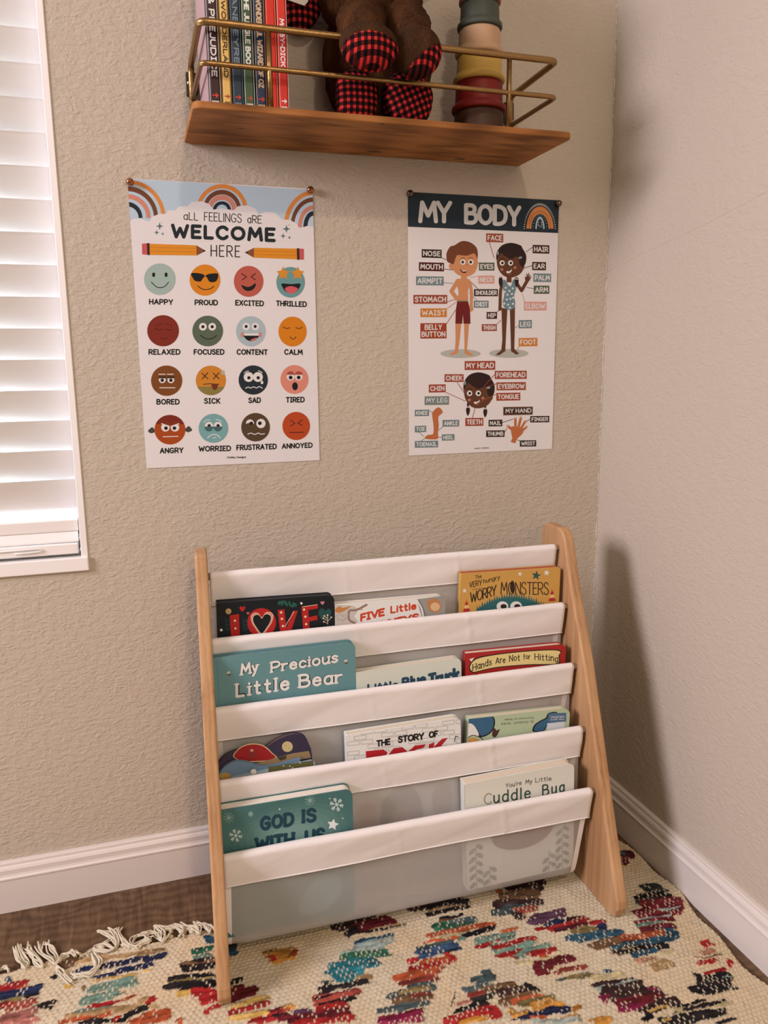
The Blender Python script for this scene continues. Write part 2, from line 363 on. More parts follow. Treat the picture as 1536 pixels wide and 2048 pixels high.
# baseboards: flat board with a moulded top
PROF = [(0, 0), (.0142, 0), (.0142, .0565), (.0152, .0580), (.0152, .0605), (.0128, .0625), (.0118, .066), (.0118, .0735), (.0100, .0775), (.0082, .0790), (.0078, .0835), (.0068, .0852), (0, .0852)]
def base(name, fn, a, b_):
    m = MB(); m.prism(PROF, fn, a, b_); return structure(m.build(name, M['trim']))
base('baseboard_back', lambda p, d: (d, -p[0], p[1]), XL, 0)
base('baseboard_right', lambda p, d: (-p[0], d, p[1]), YF, -.0143)
base('baseboard_left', lambda p, d: (XL + p[0], d, p[1]), YF, -.0143)

# window: white liner, sill, vinyl frame and glass
w = thing('window_1', 'white framed window behind the blind', 'window'); del w['label']; del w['category']; w['kind'] = 'structure'
b = MB()
b.box((WX1 - .0095, -.0015, WZ0), (WX1 + .0006, .118, WZ1)); b.box((WX0, -.0015, WZ0), (WX0 + .0095, .118, WZ1)); b.box((WX0, -.0015, WZ1 - .0095), (WX1, .118, WZ1))
b.build('jamb', M['white'], w, bevel=.001)
b = MB(); b.box((WX0 - .002, -.006, WZ0), (WX1 + .0008, .118, WZ0 + .0225)); b.build('sill', M['white'], w, bevel=.002)
b = MB()
for a, c in (((WX0 + .0095, .085, WZ0 + .0225), (WX1 - .0095, .112, WZ0 + .06)), ((WX0 + .0095, .085, WZ1 - .045), (WX1 - .0095, .112, WZ1 - .0095)), ((WX0 + .0095, .085, WZ0 + .06), (WX0 + .045, .112, WZ1 - .045)), ((WX1 - .030, .085, WZ0 + .06), (WX1 - .0095, .112, WZ1 - .045)), ((WX0 + .0095, .085, 1.19), (WX1 - .0095, .112, 1.225))):
    b.box(a, c)
b.build('frame', M['white'], w)
g = NT('window_glass', .02); g.b.inputs['Transmission Weight'].default_value = 1.0; g.b.inputs['IOR'].default_value = 1.02; g.b.inputs['Base Color'].default_value = (1, 1, 1, 1)
b = MB(); b.box((WX0 + .03, .097, WZ0 + .05), (WX1 - .02, .100, WZ1 - .03)); b.build('pane', g.m, w)

# the blind: tilted slats, bottom rail, stacked spare slats, cords
bl = thing('window_blind', 'white slatted blind closed over the bright window on the left', 'window blind', (WX1 - .0097, 0, WZ0))
BX1 = -.0004; BX0 = WX0 - WX1 + .0205
def slat_mb(zc, yc, ang, half=.0255, th=.0028, bow=.0022):
    m = MB(); ca, sa = math.cos(ang), math.sin(ang); pts = []
    for k in range(9):
        t = -1 + k / 4; pts.append((t * half, bow * (1 - t * t) + th / 2))
    for k in range(9):
        t = 1 - k / 4; pts.append((t * half, bow * (1 - t * t) - th / 2))
    fn = lambda p, d: (d, yc - p[0] * ca - p[1] * sa, zc + p[0] * sa - p[1] * ca)
    m.prism(pts, fn, BX0, BX1); return m
zs = [1.3475 - .0462 * k for k in range(-9, 15)]
# upper edge of every slat stands towards the room, lower edge towards the glass
for z in zs:
    zc = z - .02425 - WZ0
    slat_mb(zc, .034, math.radians(69.5)).build('slat', M['slat'], bl, True)
z0 = WZ0
b = MB(); b.prism([(.006, .6395), (.052, .6475), (.052, .640), (.008, .6215)], lambda p, d: (d, p[0], p[1] - z0), BX0, BX1 - .001); b.build('slat', M['slat'], bl, bevel=.001)
b = MB(); b.prism([(.010, .6215), (.050, .626), (.050, .616), (.004, .6045), (.004, .6075)], lambda p, d: (d, p[0], p[1] - z0), BX0, BX1 - .002); b.build('slat', M['slat'], bl, bevel=.001)
b = MB(); b.box((BX0, -.001, .5865 - z0), (BX1 - .0025, .050, .6035 - z0)); b.build('bottom_rail', M['slat'], bl, bevel=.002)
b = MB(); b.tube([(BX1 - .095, -.003, .594 - z0), (BX1 - .085, -.0035, .5935 - z0), (BX1 - .06, -.0035, .5945 - z0), (BX1 - .055, -.003, .597 - z0), (BX1 - .06, -.003, .599 - z0), (BX1 - .2, -.003, .598 - z0)], .0011, 6); b.build('cord', M['white'], bl, True)
for xx in (-.25, -.9):
    b = MB(); b.tube([(xx, .058, .62 - z0), (xx, .058, 1.82 - z0)], .0009, 6); b.build('ladder_cord', M['white'], bl, True)
b = MB(); b.box((BX0, .004, 1.79 - z0), (BX1, .055, 1.838 - z0)); b.build('head_rail', M['slat'], bl, bevel=.002)

# ================================================================ posters
INK = ink(30, 28, 27)
def poster_plane(x, y, h):
    p = on_plane(x, y, np.array([0., 1., 0.]), 0.); return (p[0], -.0010 - h, p[2])
def cK(a, b): return a
def start_poster(corners, paper):
    A = Art(poster_plane)
    # the sheet itself: a thin slab
    P = [poster_plane(x, y, 0) for x, y in corners]
    x0 = (P[0][0] + P[3][0]) / 2; x1 = (P[1][0] + P[2][0]) / 2; z1 = (P[0][2] + P[1][2]) / 2; z0 = (P[2][2] + P[3][2]) / 2
    A.mb.col = paper; A.mb.box((x0, -.0010, z0), (x1, -.0006, z1)); A.box4 = (x0, x1, z0, z1)
    A.nbase = len(A.mb.F)
    return A
def finish_poster(A, name, label):
    x0, x1, z0, z1 = A.box4
    V = np.array(A.mb.V); V[:, 0] = np.clip(V[:, 0], x0, x1); V[:, 2] = np.clip(V[:, 2], z0, z1)   # print ends at the paper's edge
    org = np.array([(x0 + x1) / 2, 0, z0]); A.mb.V = [tuple(v) for v in V - org]
    A.mb.flat = set(range(A.nbase, len(A.mb.F)))
    o = build_art(A.mb, name, M['print'], None, (0, -1, 0)); o.location = org
    return tag(o, label, 'poster')
PAPER = (.70, .69, .70, 1)
# ---- the feelings poster
A = start_poster([(254, 358), (626, 377), (638, 921), (294, 936)], PAPER)
OR, BR, PK, NV = ink(210, 125, 60), ink(110, 62, 40), ink(200, 122, 100), ink(38, 42, 46)
SKY = ink(178, 184, 188)
A.view(240, 340, 3.657)
A.poly([(40, 60), (1420, 150), (1420, 470), (40, 470)], SKY, 1)
for (cx, cy, R, a0, a1) in ((52, 352, [(252, 280, 252, 280, OR), (196, 226, 196, 232, BR), (140, 172, 140, 175, PK), (84, 112, 84, 118, NV)], 0, 95),
                            (745, 296, [(158, 187, 160, 192, OR), (112, 140, 116, 150, BR), (74, 106, 76, 112, PK), (42, 66, 42, 66, NV)], 0, 180),
                            (1412, 420, [(186, 216, 236, 268, OR), (140, 166, 186, 218, BR), (84, 112, 130, 160, PK), (42, 72, 84, 118, NV)], 85, 180)):
    for r0, r1, q0, q1, c in R: A.ring(cx, cy, r0, q0, r1, q1, a0, a1, c, 2)
cl = [(40, 375), (95, 358), (150, 356), (214, 378), (236, 342), (290, 322), (334, 322), (350, 297), (404, 296), (430, 268), (492, 265), (525, 236), (600, 230), (652, 250), (684, 291), (745, 281), (830, 296), (862, 266), (932, 260), (990, 284), (1014, 327), (1062, 307), (1132, 312), (1186, 362), (1242, 366), (1290, 392), (1312, 426), (1370, 410), (1425, 418)]
A.poly(cl + [(1425, 520), (40, 520)], PAPER, 3)
def up_of(A, v): A.up = np.array(v) / np.linalg.norm(v)
A.text('aLL', 464, 366, 572, 372, 60, .10, INK, 5); A.text('FEELINGS', 614, 374, 890, 388, 66, .09, INK, 5, plainI=True); A.text('aRE', 930, 390, 1036, 394, 60, .10, INK, 5)
A.text('WELCOME', 372, 500, 1138, 530, 108, .235, ink(36, 40, 42), 5, gap=.34)
A.text('HERE', 662, 634, 878, 640, 86, .085, INK, 5, gap=.34)
SG = ink(88, 102, 100)
for x, y, r in ((290, 412, 28), (268, 458, 19), (312, 468, 13), (306, 385, 5), (1216, 432, 30), (1192, 484, 21), (1238, 495, 14), (1236, 402, 6)): A.star(x, y, r, SG, 5, 4, .34)
PO, PD, PE = ink(212, 128, 35), ink(128, 72, 42), ink(190, 80, 78)
for pts, c in ((((160, 540), (215, 535), (218, 622), (162, 618)), PE), (((197, 536), (216, 537), (219, 624), (200, 622)), ink(56, 34, 30)), (((216, 540), (560, 552), (560, 626), (218, 622)), PO), (((558, 552), (626, 592), (560, 626)), PD), (((608, 582), (628, 592), (608, 601)), INK),
               (((1290, 573), (1344, 578), (1344, 656), (1292, 657)), PE), (((1292, 573), (1310, 574), (1312, 657), (1294, 657)), ink(56, 34, 30)), (((978, 570), (1292, 576), (1294, 654), (978, 642)), PO), (((980, 570), (912, 604), (978, 642)), PD), (((932, 594), (911, 604), (930, 612)), INK)):
    A.poly(pts, c, 5)
for a, b_ in (((218, 566), (560, 574)), ((218, 594), (560, 600)), ((980, 594), (1292, 600)), ((980, 618), (1292, 626))): A.line([a, b_], 3, ink(184, 104, 24), 6, cap=False)
WH = (.70, .69, .69, 1); KK = ink(28, 26, 27)
def eye(x, y, r, px=0, py=0, pr=.42):
    A.ell(x, y, r, r, WH, 6, 24); A.ell(x + px, y + py, r * pr, r * pr, KK, 7, 18)
def word(t, x0, x1, y0, y1, h=42): A.text(t, x0, y0, x1, y1, h, .205, INK, 5, gap=.28)
def face(x, y, rx, ry, c): A.ell(x, y, rx, ry, c, 5, 48)
# row 1
face(291, 799, 115, 115, ink(156, 164, 150)); [A.ell(x, 767, 11, 17, KK, 6, 18) for x in (246, 337)]; A.line([(230, 821), (262, 852), (295, 862), (330, 850), (355, 821)], 6, KK, 6, True)
word('HAPPY', 212, 388, 984, 988)
face(621, 806, 112, 114, ink(208, 120, 30)); A.blob([(520, 757), (570, 755), (610, 765), (622, 776), (640, 764), (680, 757), (717, 760), (712, 800), (690, 820), (655, 818), (637, 790), (622, 778), (605, 795), (588, 816), (550, 812), (532, 790)], KK, 6); A.line([(568, 848), (598, 870), (630, 876), (662, 868), (686, 851)], 6, KK, 6, True)
word('PROUD', 545, 716, 990, 992)
face(940, 815, 108, 113, ink(178, 82, 66))
A.line([(888, 758), (924, 782), (894, 804)], 6, KK, 6); A.line([(992, 758), (958, 782), (990, 804)], 6, KK, 6); A.blob([(886, 842), (905, 848), (935, 856), (965, 846), (985, 830), (993, 842), (975, 872), (942, 886), (908, 876)], KK, 6)
word('EXCITED', 842, 1052, 992, 998)
face(1247, 822, 104, 112, ink(104, 138, 132))
for x in (1192, 1298): A.star(x, 758, 50, ink(206, 128, 44), 7, 5, .52)
A.blob([(1182, 832), (1250, 835), (1316, 832), (1312, 860), (1290, 890), (1248, 904), (1210, 888), (1190, 862)], KK, 6); A.blob([(1206, 866), (1250, 850), (1300, 868), (1282, 894), (1250, 905), (1222, 894)], ink(200, 84, 84), 7)
word('THRILLED', 1140, 1366, 996, 1004)
# rows 2-4
A.view(240, 620, 3.657)
face(315, 152, 116, 114, ink(122, 42, 30)); DB = ink(72, 24, 18)
for x in (283, 354): A.line([(x - 24, 136), (x, 147), (x + 24, 142)], 5, DB, 6, True)
A.line([(262, 118), (280, 106), (306, 104)], 4, DB, 6, True); A.line([(330, 103), (360, 108), (378, 126)], 4, DB, 6, True); A.line([(295, 201), (303, 209), (314, 212), (326, 212), (336, 208), (342, 201)], 5, DB, 6, True)
word('RELAXED', 208, 442, 328, 328)
face(641, 154, 112, 112, ink(86, 92, 72)); [eye(x, 123, 28) for x in (606, 674)]; A.line([(588, 185), (618, 206), (648, 213), (680, 206), (706, 187)], 6, KK, 6, True)
word('FOCUSED', 538, 764, 328, 328)
face(956, 156, 108, 110, ink(164, 168, 166)); [eye(x, 121, 27) for x in (922, 988)]; A.ell(895, 181, 14, 20, ink(188, 128, 112), 6); A.ell(1024, 181, 14, 20, ink(188, 128, 112), 6)
A.blob([(904, 184), (960, 188), (1014, 184), (1006, 206), (985, 222), (950, 228), (922, 214)], KK, 6); A.poly([(906, 172), (1012, 172), (1014, 188), (908, 188)], WH, 7); A.blob([(950, 222), (985, 206), (1005, 205), (985, 224)], ink(190, 100, 90), 7)
word('CONTENT', 852, 1080, 328, 330)
face(1261, 158, 103, 109, ink(205, 114, 24)); A.line([(1192, 124), (1216, 136), (1242, 130)], 5, KK, 6, True); A.line([(1284, 130), (1310, 136), (1332, 126)], 5, KK, 6, True); A.line([(1244, 194), (1249, 205), (1258, 212), (1268, 213), (1278, 207), (1284, 196)], 5, KK, 6, True)
word('CALM', 1200, 1336, 328, 330)
face(341, 517, 114, 111, ink(120, 66, 30))
for x in (309, 372):
    eye(x, 510, 25, 0, 4, .5); A.poly([(x - 27, 484), (x + 27, 484), (x + 25, 500), (x - 25, 500)], ink(64, 38, 24), 8)
A.line([(284, 470), (330, 470)], 6, WH, 6); A.line([(346, 470), (390, 470)], 6, WH, 6); A.line([(290, 569), (402, 569)], 6, WH, 6)
word('BORED', 266, 436, 692, 692)
face(664, 515, 110, 108, ink(196, 118, 40)); A.ell(664, 515, 110, 108, ink(132, 110, 56), 6, 24, 205, 335)
for x in (621, 703): A.line([(x - 22, 462), (x + 22, 504)], 6, KK, 7); A.line([(x + 20, 460), (x - 20, 504)], 6, KK, 7)
A.line([(610, 543), (660, 540), (724, 543)], 5, KK, 7, True); A.blob([(670, 543), (712, 543), (710, 572), (692, 586), (676, 572)], ink(112, 46, 30), 7); A.ell(752, 458, 12, 18, ink(170, 160, 138), 7)
word('SICK', 614, 734, 686, 686)
face(974, 512, 107, 107, ink(38, 44, 46)); [eye(x, 490, 36, 2, 6, .34) for x in (940, 1008)]
A.line([(908, 460), (922, 450), (940, 446)], 5, WH, 6, True); A.line([(1010, 444), (1028, 450), (1040, 460)], 5, WH, 6, True); A.blob([(1038, 514), (1048, 532), (1038, 543), (1028, 532)], WH, 8)
A.line([(918, 572), (938, 564), (955, 571), (975, 562), (998, 570), (1018, 560), (1040, 572)], 6, WH, 6, True)
word('SAD', 938, 1030, 682, 680)
face(1275, 508, 102, 105, ink(208, 124, 102))
for x in (1247, 1306):
    eye(x, 488, 28, 0, 6, .5); A.ell(x, 478, 29, 30, ink(160, 70, 58), 8, 20, 8, 172)
A.ell(1279, 558, 21, 29, KK, 6)
word('TIRED', 1212, 1350, 678, 676)
face(365, 875, 113, 108, ink(160, 66, 24)); A.ell(365, 875, 113, 108, ink(118, 40, 26), 6, 24, 22, 158)
for x, k in ((332, 1), (402, -1)):
    eye(x, 858, 31, k * 4, 6, .42); A.poly([(x - 34 * k, 826), (x + 34 * k, 848), (x + 30 * k, 822), (x - 30 * k, 812)], ink(126, 46, 26), 8); A.line([(x - 28 * k, 830), (x + 28 * k, 856)], 6, WH, 9)
A.line([(315, 927), (424, 924)], 6, WH, 7)
for s_ in ((232, 880), (500, 872)):
    for dx, dy, r in ((-12, 4, 14), (2, -8, 14), (14, 4, 12), (0, 8, 14)): A.ell(s_[0] + dx, s_[1] + dy, r, r, ink(72, 62, 56), 4)
word('ANGRY', 290, 464, 1050, 1046)
face(683, 865, 108, 106, ink(116, 150, 144))
for x in (650, 715):
    eye(x, 848, 30, 2, -2, .4); A.ell(x, 852, 32, 36, ink(68, 92, 90), 8, 20, 180, 360)
A.line([(612, 822), (630, 806), (658, 804)], 5, WH, 6, True); A.line([(700, 802), (722, 804), (740, 818)], 5, WH, 6, True); A.line([(640, 936), (662, 916), (690, 910), (716, 918), (732, 936)], 6, WH, 6, True); A.line([(680, 936), (692, 932), (702, 936)], 5, WH, 6, True)
word('WORRIED', 574, 812, 1036, 1032)
face(991, 857, 105, 104, ink(84, 60, 42)); eye(950, 830, 30, 8, 4, .46); eye(1030, 830, 34, -8, -2, .4); A.poly([(914, 834), (955, 822), (984, 836), (990, 862), (914, 866)], ink(84, 60, 42), 8); A.ell(960, 828, 12, 12, KK, 9)
A.line([(934, 908), (958, 900), (984, 910), (1010, 900), (1032, 908), (1056, 904)], 6, WH, 6, True)
word('FRUSTRATED', 850, 1146, 1028, 1018)
face(1288, 848, 101, 103, ink(176, 66, 30)); A.line([(1244, 806), (1278, 828), (1246, 848)], 5, KK, 6); A.line([(1334, 802), (1300, 826), (1332, 844)], 5, KK, 6); A.line([(1240, 896), (1342, 894)], 5, KK, 6)
word('ANNOYED', 1182, 1408, 1016, 1008, 40)
A.text('Hadley', 782, 1085, 846, 1084, 15, .2, ink(70, 60, 55), 5, .12); A.text('Designs', 853, 1084, 920, 1082, 15, .2, ink(70, 60, 55), 5, .12)
finish_poster(A, 'poster', 'poster of sixteen round coloured faces with rainbows across its top')

# ---- the body poster
A = start_poster([(816, 383), (1118, 402), (1103, 898), (817, 911)], PAPER)
A.view(800, 370, 4.518)
A.poly([(60, 50), (1460, 140), (1436, 436), (60, 378)], ink(40, 46, 50), 1)
CRM = ink(206, 190, 178)
A.text('MY', 162, 346, 470, 350, 206, .185, CRM, 3, gap=.10); A.text('BODY', 576, 356, 1094, 380, 192, .195, CRM, 3, gap=.20)
for r0, r1, q0, q1, c in ((98, 122, 165, 206, ink(198, 120, 66)), (78, 96, 140, 162, ink(198, 120, 66)), (28, 42, 92, 116, ink(160, 168, 174))): A.ring(1262, 402, r0, q0, r1, q1, 2, 178, c, 3)
for i in range(38):
    a = math.radians(3 + i * 4.7); A.line([(1260 + 134 * math.cos(a), 408 - 222 * math.sin(a)), (1260 + 146 * math.cos(a), 408 - 242 * math.sin(a))], 5, CRM, 3, cap=False)
for i in range(12):
    a = math.radians(10 + i * 14.5); A.ell(1262 + 62 * math.cos(a), 402 - 132 * math.sin(a), 6, 6, ink(96, 106, 112), 3, 10)
for q in ((1250, 340), (1275, 342), (1258, 372), (1272, 380), (1248, 362), (1278, 362)): A.ell(q[0], q[1], 4, 6, CRM, 3, 8)
MAR, RST, SLT, CHO, ORG, SAL, OLV = ink(72, 34, 32), ink(150, 66, 46), ink(110, 120, 118), ink(58, 38, 32), ink(196, 112, 40), ink(206, 138, 120), ink(84, 86, 70)
def flag(t, x0, y0, x1, y1, c, ptr=None, t2=None, dy=0):
    if ptr: A.line(ptr, 5, c, 4, cap=False)
    A.poly([(x0, y0), (x1, y0 + dy), (x1, y1 + dy), (x0, y1)], c, 5)
    h = (y1 - y0) * .64
    if t2:
        h = (y1 - y0) * .36
        A.text(t, x0 + 38, (y0 + y1) / 2 - 8, x1 - 40, (y0 + y1) / 2 - 8 + dy, h, 0.195, CRM, 6, gap=.28); A.text(t2, x0 + 10, y1 - 14, x1 - 10, y1 - 14 + dy, h, 0.195, CRM, 6, gap=.28)
    else: A.text(t, x0 + 12, y1 - (y1 - y0) * .18, x1 - 10, y1 - (y1 - y0) * .18 + dy, h, 0.195, CRM, 6, gap=.28)
flag('FACE', 776, 438, 930, 516, RST, [(804, 516), (848, 662)], dy=4); flag('NOSE', 194, 580, 374, 656, CHO, [(370, 656), (424, 680), (540, 706)], dy=6); flag('MOUTH', 169, 698, 395, 776, ink(78, 28, 26), [(394, 760), (540, 776)], dy=6)
flag('ARMPIT', 143, 826, 392, 906, SLT, [(390, 884), (480, 890)], dy=2); flag('STOMACH', 119, 994, 424, 1074, RST, [(420, 1056), (515, 1030)]); flag('WAIST', 182, 1116, 420, 1194, ORG, [(418, 1120), (510, 1056)]); flag('BELLY', 182, 1250, 418, 1388, ink(152, 60, 34), [(418, 1254), (500, 1130)], 'BUTTON', -2)
flag('EYES', 711, 702, 850, 774, OLV, [(640, 702), (715, 706)]); flag('NECK', 706, 820, 850, 892, SAL, [(630, 838), (712, 824)]); flag('SHOULDER', 666, 942, 882, 1006, CHO, [(650, 886), (706, 946)]); flag('CHEST', 664, 1046, 798, 1110, SLT, [(622, 980), (702, 1050)])
flag('HIP', 780, 1148, 874, 1210, ink(70, 30, 30), [(870, 1150), (904, 1124)]); flag('THIGH', 736, 1258, 872, 1320, RST, [(868, 1262), (910, 1222)]); flag('HAIR', 1196, 542, 1346, 618, MAR, [(1200, 560), (1136, 606)], dy=4); flag('EAR', 1192, 696, 1316, 770, ink(64, 34, 28), [(1196, 728), (1124, 750)], dy=2)
flag('PALM', 1202, 800, 1362, 876, SLT, dy=2); flag('ARM', 1206, 910, 1346, 984, OLV, [(1210, 936), (1142, 928)]); flag('ELBOW', 1118, 1056, 1320, 1134, SAL, [(1126, 1062), (1100, 980)]); flag('LEG', 1070, 1222, 1188, 1296, SLT, [(1072, 1270), (1036, 1290)], dy=-2); flag('FOOT', 1070, 1384, 1238, 1458, ORG, [(1074, 1456), (1060, 1486)], dy=-2)
# two children standing on round shadows
GRY = ink(172, 162, 148)
A.ell(545, 1524, 182, 40, GRY, 4); A.ell(980, 1522, 178, 40, GRY, 4)
SK, HR = ink(198, 128, 84), ink(112, 60, 38)
A.poly([(498, 1240), (552, 1240), (536, 1400), (522, 1500), (520, 1524), (470, 1538), (440, 1534), (494, 1496), (500, 1400)], SK, 5); A.poly([(576, 1240), (622, 1240), (610, 1400), (602, 1492), (640, 1520), (664, 1536), (630, 1546), (580, 1524), (580, 1400)], SK, 5)
A.blob([(500, 860), (570, 850), (630, 862), (612, 960), (606, 1050), (520, 1050), (526, 960)], SK, 5); A.poly([(552, 800), (600, 800), (604, 870), (546, 870)], SK, 5)
A.line([(512, 878), (462, 962), (512, 1030)], 36, SK, 5); A.line([(632, 882), (644, 980), (640, 1110)], 28, SK, 5); A.ell(640, 1118, 20, 26, SK, 5)
A.poly([(516, 1042), (610, 1042), (630, 1130), (634, 1254), (572, 1254), (566, 1160), (560, 1254), (498, 1254), (502, 1130)], ink(106, 32, 30), 6); A.line([(516, 1046), (610, 1046)], 12, ink(150, 130, 96), 7, cap=False)
A.blob([(474, 640), (560, 600), (660, 590), (696, 660), (690, 760), (640, 816), (570, 828), (500, 796), (462, 720)], SK, 6); A.ell(466, 736, 26, 32, SK, 6)
A.blob([(424, 690), (418, 620), (450, 560), (490, 546), (560, 508), (640, 524), (694, 580), (696, 666), (668, 620), (600, 640), (520, 634), (500, 660), (480, 716), (450, 706)], HR, 7)
for x in (566, 638): A.ell(x, 698, 24, 25, WH, 8); A.ell(x - 2, 698, 11, 13, KK, 9); A.line([(x - 18, 664), (x, 658), (x + 18, 664)], 6, HR, 8, True)
A.blob([(540, 756), (566, 778), (600, 774), (590, 796), (562, 794), (546, 778)], ink(90, 36, 28), 8); A.poly([(546, 762), (566, 776), (600, 772), (596, 780), (566, 784)], WH, 9); A.ell(604, 720, 10, 6, ink(182, 108, 66), 8)
D, DH = ink(96, 56, 36), ink(48, 30, 26)
A.poly([(914, 1110), (968, 1120), (958, 1300), (950, 1470), (950, 1500), (896, 1538), (858, 1536), (912, 1494), (922, 1400)], D, 5); A.poly([(990, 1120), (1036, 1100), (1034, 1300), (1030, 1480), (1076, 1526), (1044, 1532), (1000, 1502), (998, 1400)], D, 5)
A.poly([(962, 816), (1004, 816), (1006, 880), (960, 880)], D, 5); A.line([(924, 890), (906, 960), (902, 1080), (900, 1124)], 28, D, 5, True); A.line([(1050, 888), (1096, 956), (1148, 862)], 30, D, 5); A.ell(1150, 850, 24, 22, D, 5)
for q in ((1128, 832), (1142, 806), (1160, 800), (1174, 816), (1182, 836)): A.line([(1152, 850), q], 9, D, 5)
A.blob([(930, 858), (950, 864), (975, 906), (1000, 914), (1016, 864), (1036, 858), (1044, 940), (1028, 1000), (1038, 1070), (1024, 1116), (982, 1130), (940, 1106), (926, 1060), (940, 990), (926, 920)], ink(104, 122, 124), 6, 3)
for q in ((952, 930), (985, 958), (1015, 935), (944, 966), (968, 992), (1008, 985), (1020, 1020), (962, 1036), (995, 1030), (940, 1072), (974, 1082), (1018, 1074), (990, 1110)): A.ell(q[0], q[1], 10, 10, CRM, 7, 14)
for x, y in ((906, 850), (1050, 850)): A.blob([(x - 12, y - 10), (x + 14, y - 10), (x + 18, y + 40), (x, y + 74), (x - 16, y + 36)], DH, 7)
for x, y in ((908, 832), (1052, 850)): A.ell(x, y, 14, 7, ink(196, 150, 140), 8)
def girl_head(cx, cy, s):
    f = lambda pts: [(cx + x * s, cy + y * s) for x, y in pts]
    A.blob(f([(-128, -40), (-100, -70), (0, -90), (110, -60), (120, 30), (90, 100), (20, 138), (-60, 128), (-116, 60)]), D, 7)
    A.ell(cx + 96 * s, cy + 44 * s, 26 * s, 30 * s, D, 7)
    A.blob(f([(-132, -20), (-126, -90), (-80, -150), (0, -172), (84, -150), (104, -122), (136, -60), (132, 10), (104, 44), (78, 20), (60, -46), (0, -30), (-50, -50), (-88, -76), (-112, -50)]), DH, 8)
    for x in (-80, -4): A.ell(cx + x * s, cy + 10 * s, 23 * s, 24 * s, WH, 9); A.ell(cx + (x + 2) * s, cy + 10 * s, 11 * s, 12 * s, KK, 10)
    for x in (-80, -4): A.line(f([(x - 18, -26), (x, -32), (x + 18, -26)]), 6 * s, DH, 9, True)
    for x, y in ((-82, 68), (36, 52)): A.ell(cx + x * s, cy + y * s, 13 * s, 13 * s, ink(176, 104, 84), 9, 16)
    A.blob(f([(-42, 86), (-10, 82), (8, 66), (4, 84), (-14, 100), (-34, 102)]), WH, 9); A.line(f([(-20, 112), (0, 106)]), 8 * s, ink(140, 84, 56), 9); A.ell(cx - 26 * s, cy + 40 * s, 9 * s, 5 * s, ink(78, 44, 28), 9, 12)
    A.ell(cx + 84 * s, cy - 38 * s, 18 * s, 9 * s, ink(140, 146, 142), 9, 16, rot=-15); A.ell(cx - 118 * s, cy - 78 * s, 7 * s, 18 * s, ink(140, 146, 142), 9, 16)
girl_head(1000, 696, 1.0)
A.view(800, 690, 4.518)
flag('MY HEAD', 582, 146, 858, 226, ink(152, 62, 42), dy=-2); flag('CHEEK', 400, 264, 572, 334, RST, [(514, 336), (576, 430)]); flag('CHIN', 258, 358, 410, 430, ink(152, 62, 42), [(408, 426), (590, 508)], dy=-3); flag('TEETH', 588, 660, 750, 732, ink(152, 62, 42), [(652, 660), (676, 570)], dy=-2)
flag('FOREHEAD', 854, 234, 1142, 308, RST, dy=-2); flag('EYEBROW', 870, 338, 1134, 410, RST, dy=-3); flag('TONGUE', 868, 434, 1084, 504, ink(152, 62, 42), [(868, 444), (834, 458)], dy=-4)
A.poly([(220, 464), (442, 462), (440, 540), (220, 544)], ink(134, 122, 104), 5); A.poly([(228, 470), (434, 468), (432, 532), (228, 536)], ink(112, 118, 112), 6); A.text('MY LEG', 236, 522, 428, 520, 44, .17, CRM, 7, gap=.26)
A.poly([(930, 560), (1198, 556), (1196, 630), (930, 636)], ink(120, 84, 62), 5); A.poly([(936, 566), (1192, 562), (1190, 624), (936, 630)], ink(70, 44, 34), 6); A.text('MY HAND', 950, 616, 1184, 612, 42, .17, CRM, 7, gap=.26)
SLB = ink(104, 116, 114)
flag('KNEE', 132, 586, 260, 644, SLB, [(256, 588), (292, 610)], dy=-3); flag('ANKLE', 382, 678, 532, 738, SLB, [(388, 736), (344, 772)], dy=-2); flag('TOE', 132, 732, 234, 790, SLB, [(170, 788), (214, 828)], dy=-4); flag('HEEL', 376, 808, 490, 864, SLB, [(380, 836), (340, 832)], dy=-3); flag('TOENAIL', 132, 868, 342, 928, SLB, [(180, 870), (224, 844)], dy=-4)
flag('NAIL', 798, 676, 922, 736, CHO, [(918, 702), (1022, 668)], dy=-2); flag('THUMB', 776, 772, 942, 832, CHO, [(936, 800), (964, 752)], dy=-2); flag('FINGER', 1174, 642, 1346, 700, CHO, [(1178, 668), (1124, 700)], dy=-2); flag('WRIST', 1080, 862, 1228, 918, CHO, [(1084, 866), (1046, 854)], dy=-2)
LG = ink(180, 98, 56)
A.blob([(292, 606), (346, 562), (384, 608), (344, 648), (348, 720), (340, 800), (344, 836), (322, 852), (240, 850), (222, 836), (250, 812), (298, 802), (300, 720), (290, 650)], LG, 5, 3)
A.blob([(1004, 740), (1050, 738), (1110, 752), (1104, 800), (1050, 852), (1040, 884), (1000, 874), (1012, 840), (1002, 790)], LG, 5, 4)
for a, b_, w_ in (((1010, 762), (972, 734), 24), ((1040, 742), (1040, 664), 22), ((1068, 742), (1090, 656), 22), ((1092, 752), (1130, 688), 20), ((1100, 776), (1144, 738), 18)):
    A.line([a, b_], w_, LG, 5); A.ell(b_[0], b_[1], w_ * .34, w_ * .4, ink(206, 150, 120), 6, 12)
for x, y in ((612, 560), (768, 574)):
    A.line([(x, y - 30), (x, y)], 18, DH, 5); A.ell(x, y, 13, 8, ink(196, 150, 140), 6, 14); A.blob([(x - 14, y + 10), (x + 14, y + 8), (x + 16, y + 44), (x - 2, y + 80), (x - 16, y + 44)], DH, 5)
girl_head(709, 426, 1.04)
A.line([(856, 262), (756, 372)], 5, RST, 12, cap=False); A.line([(872, 348), (764, 386)], 5, RST, 12, cap=False); A.line([(838, 458), (690, 530)], 5, ink(152, 84, 42), 12, cap=False)
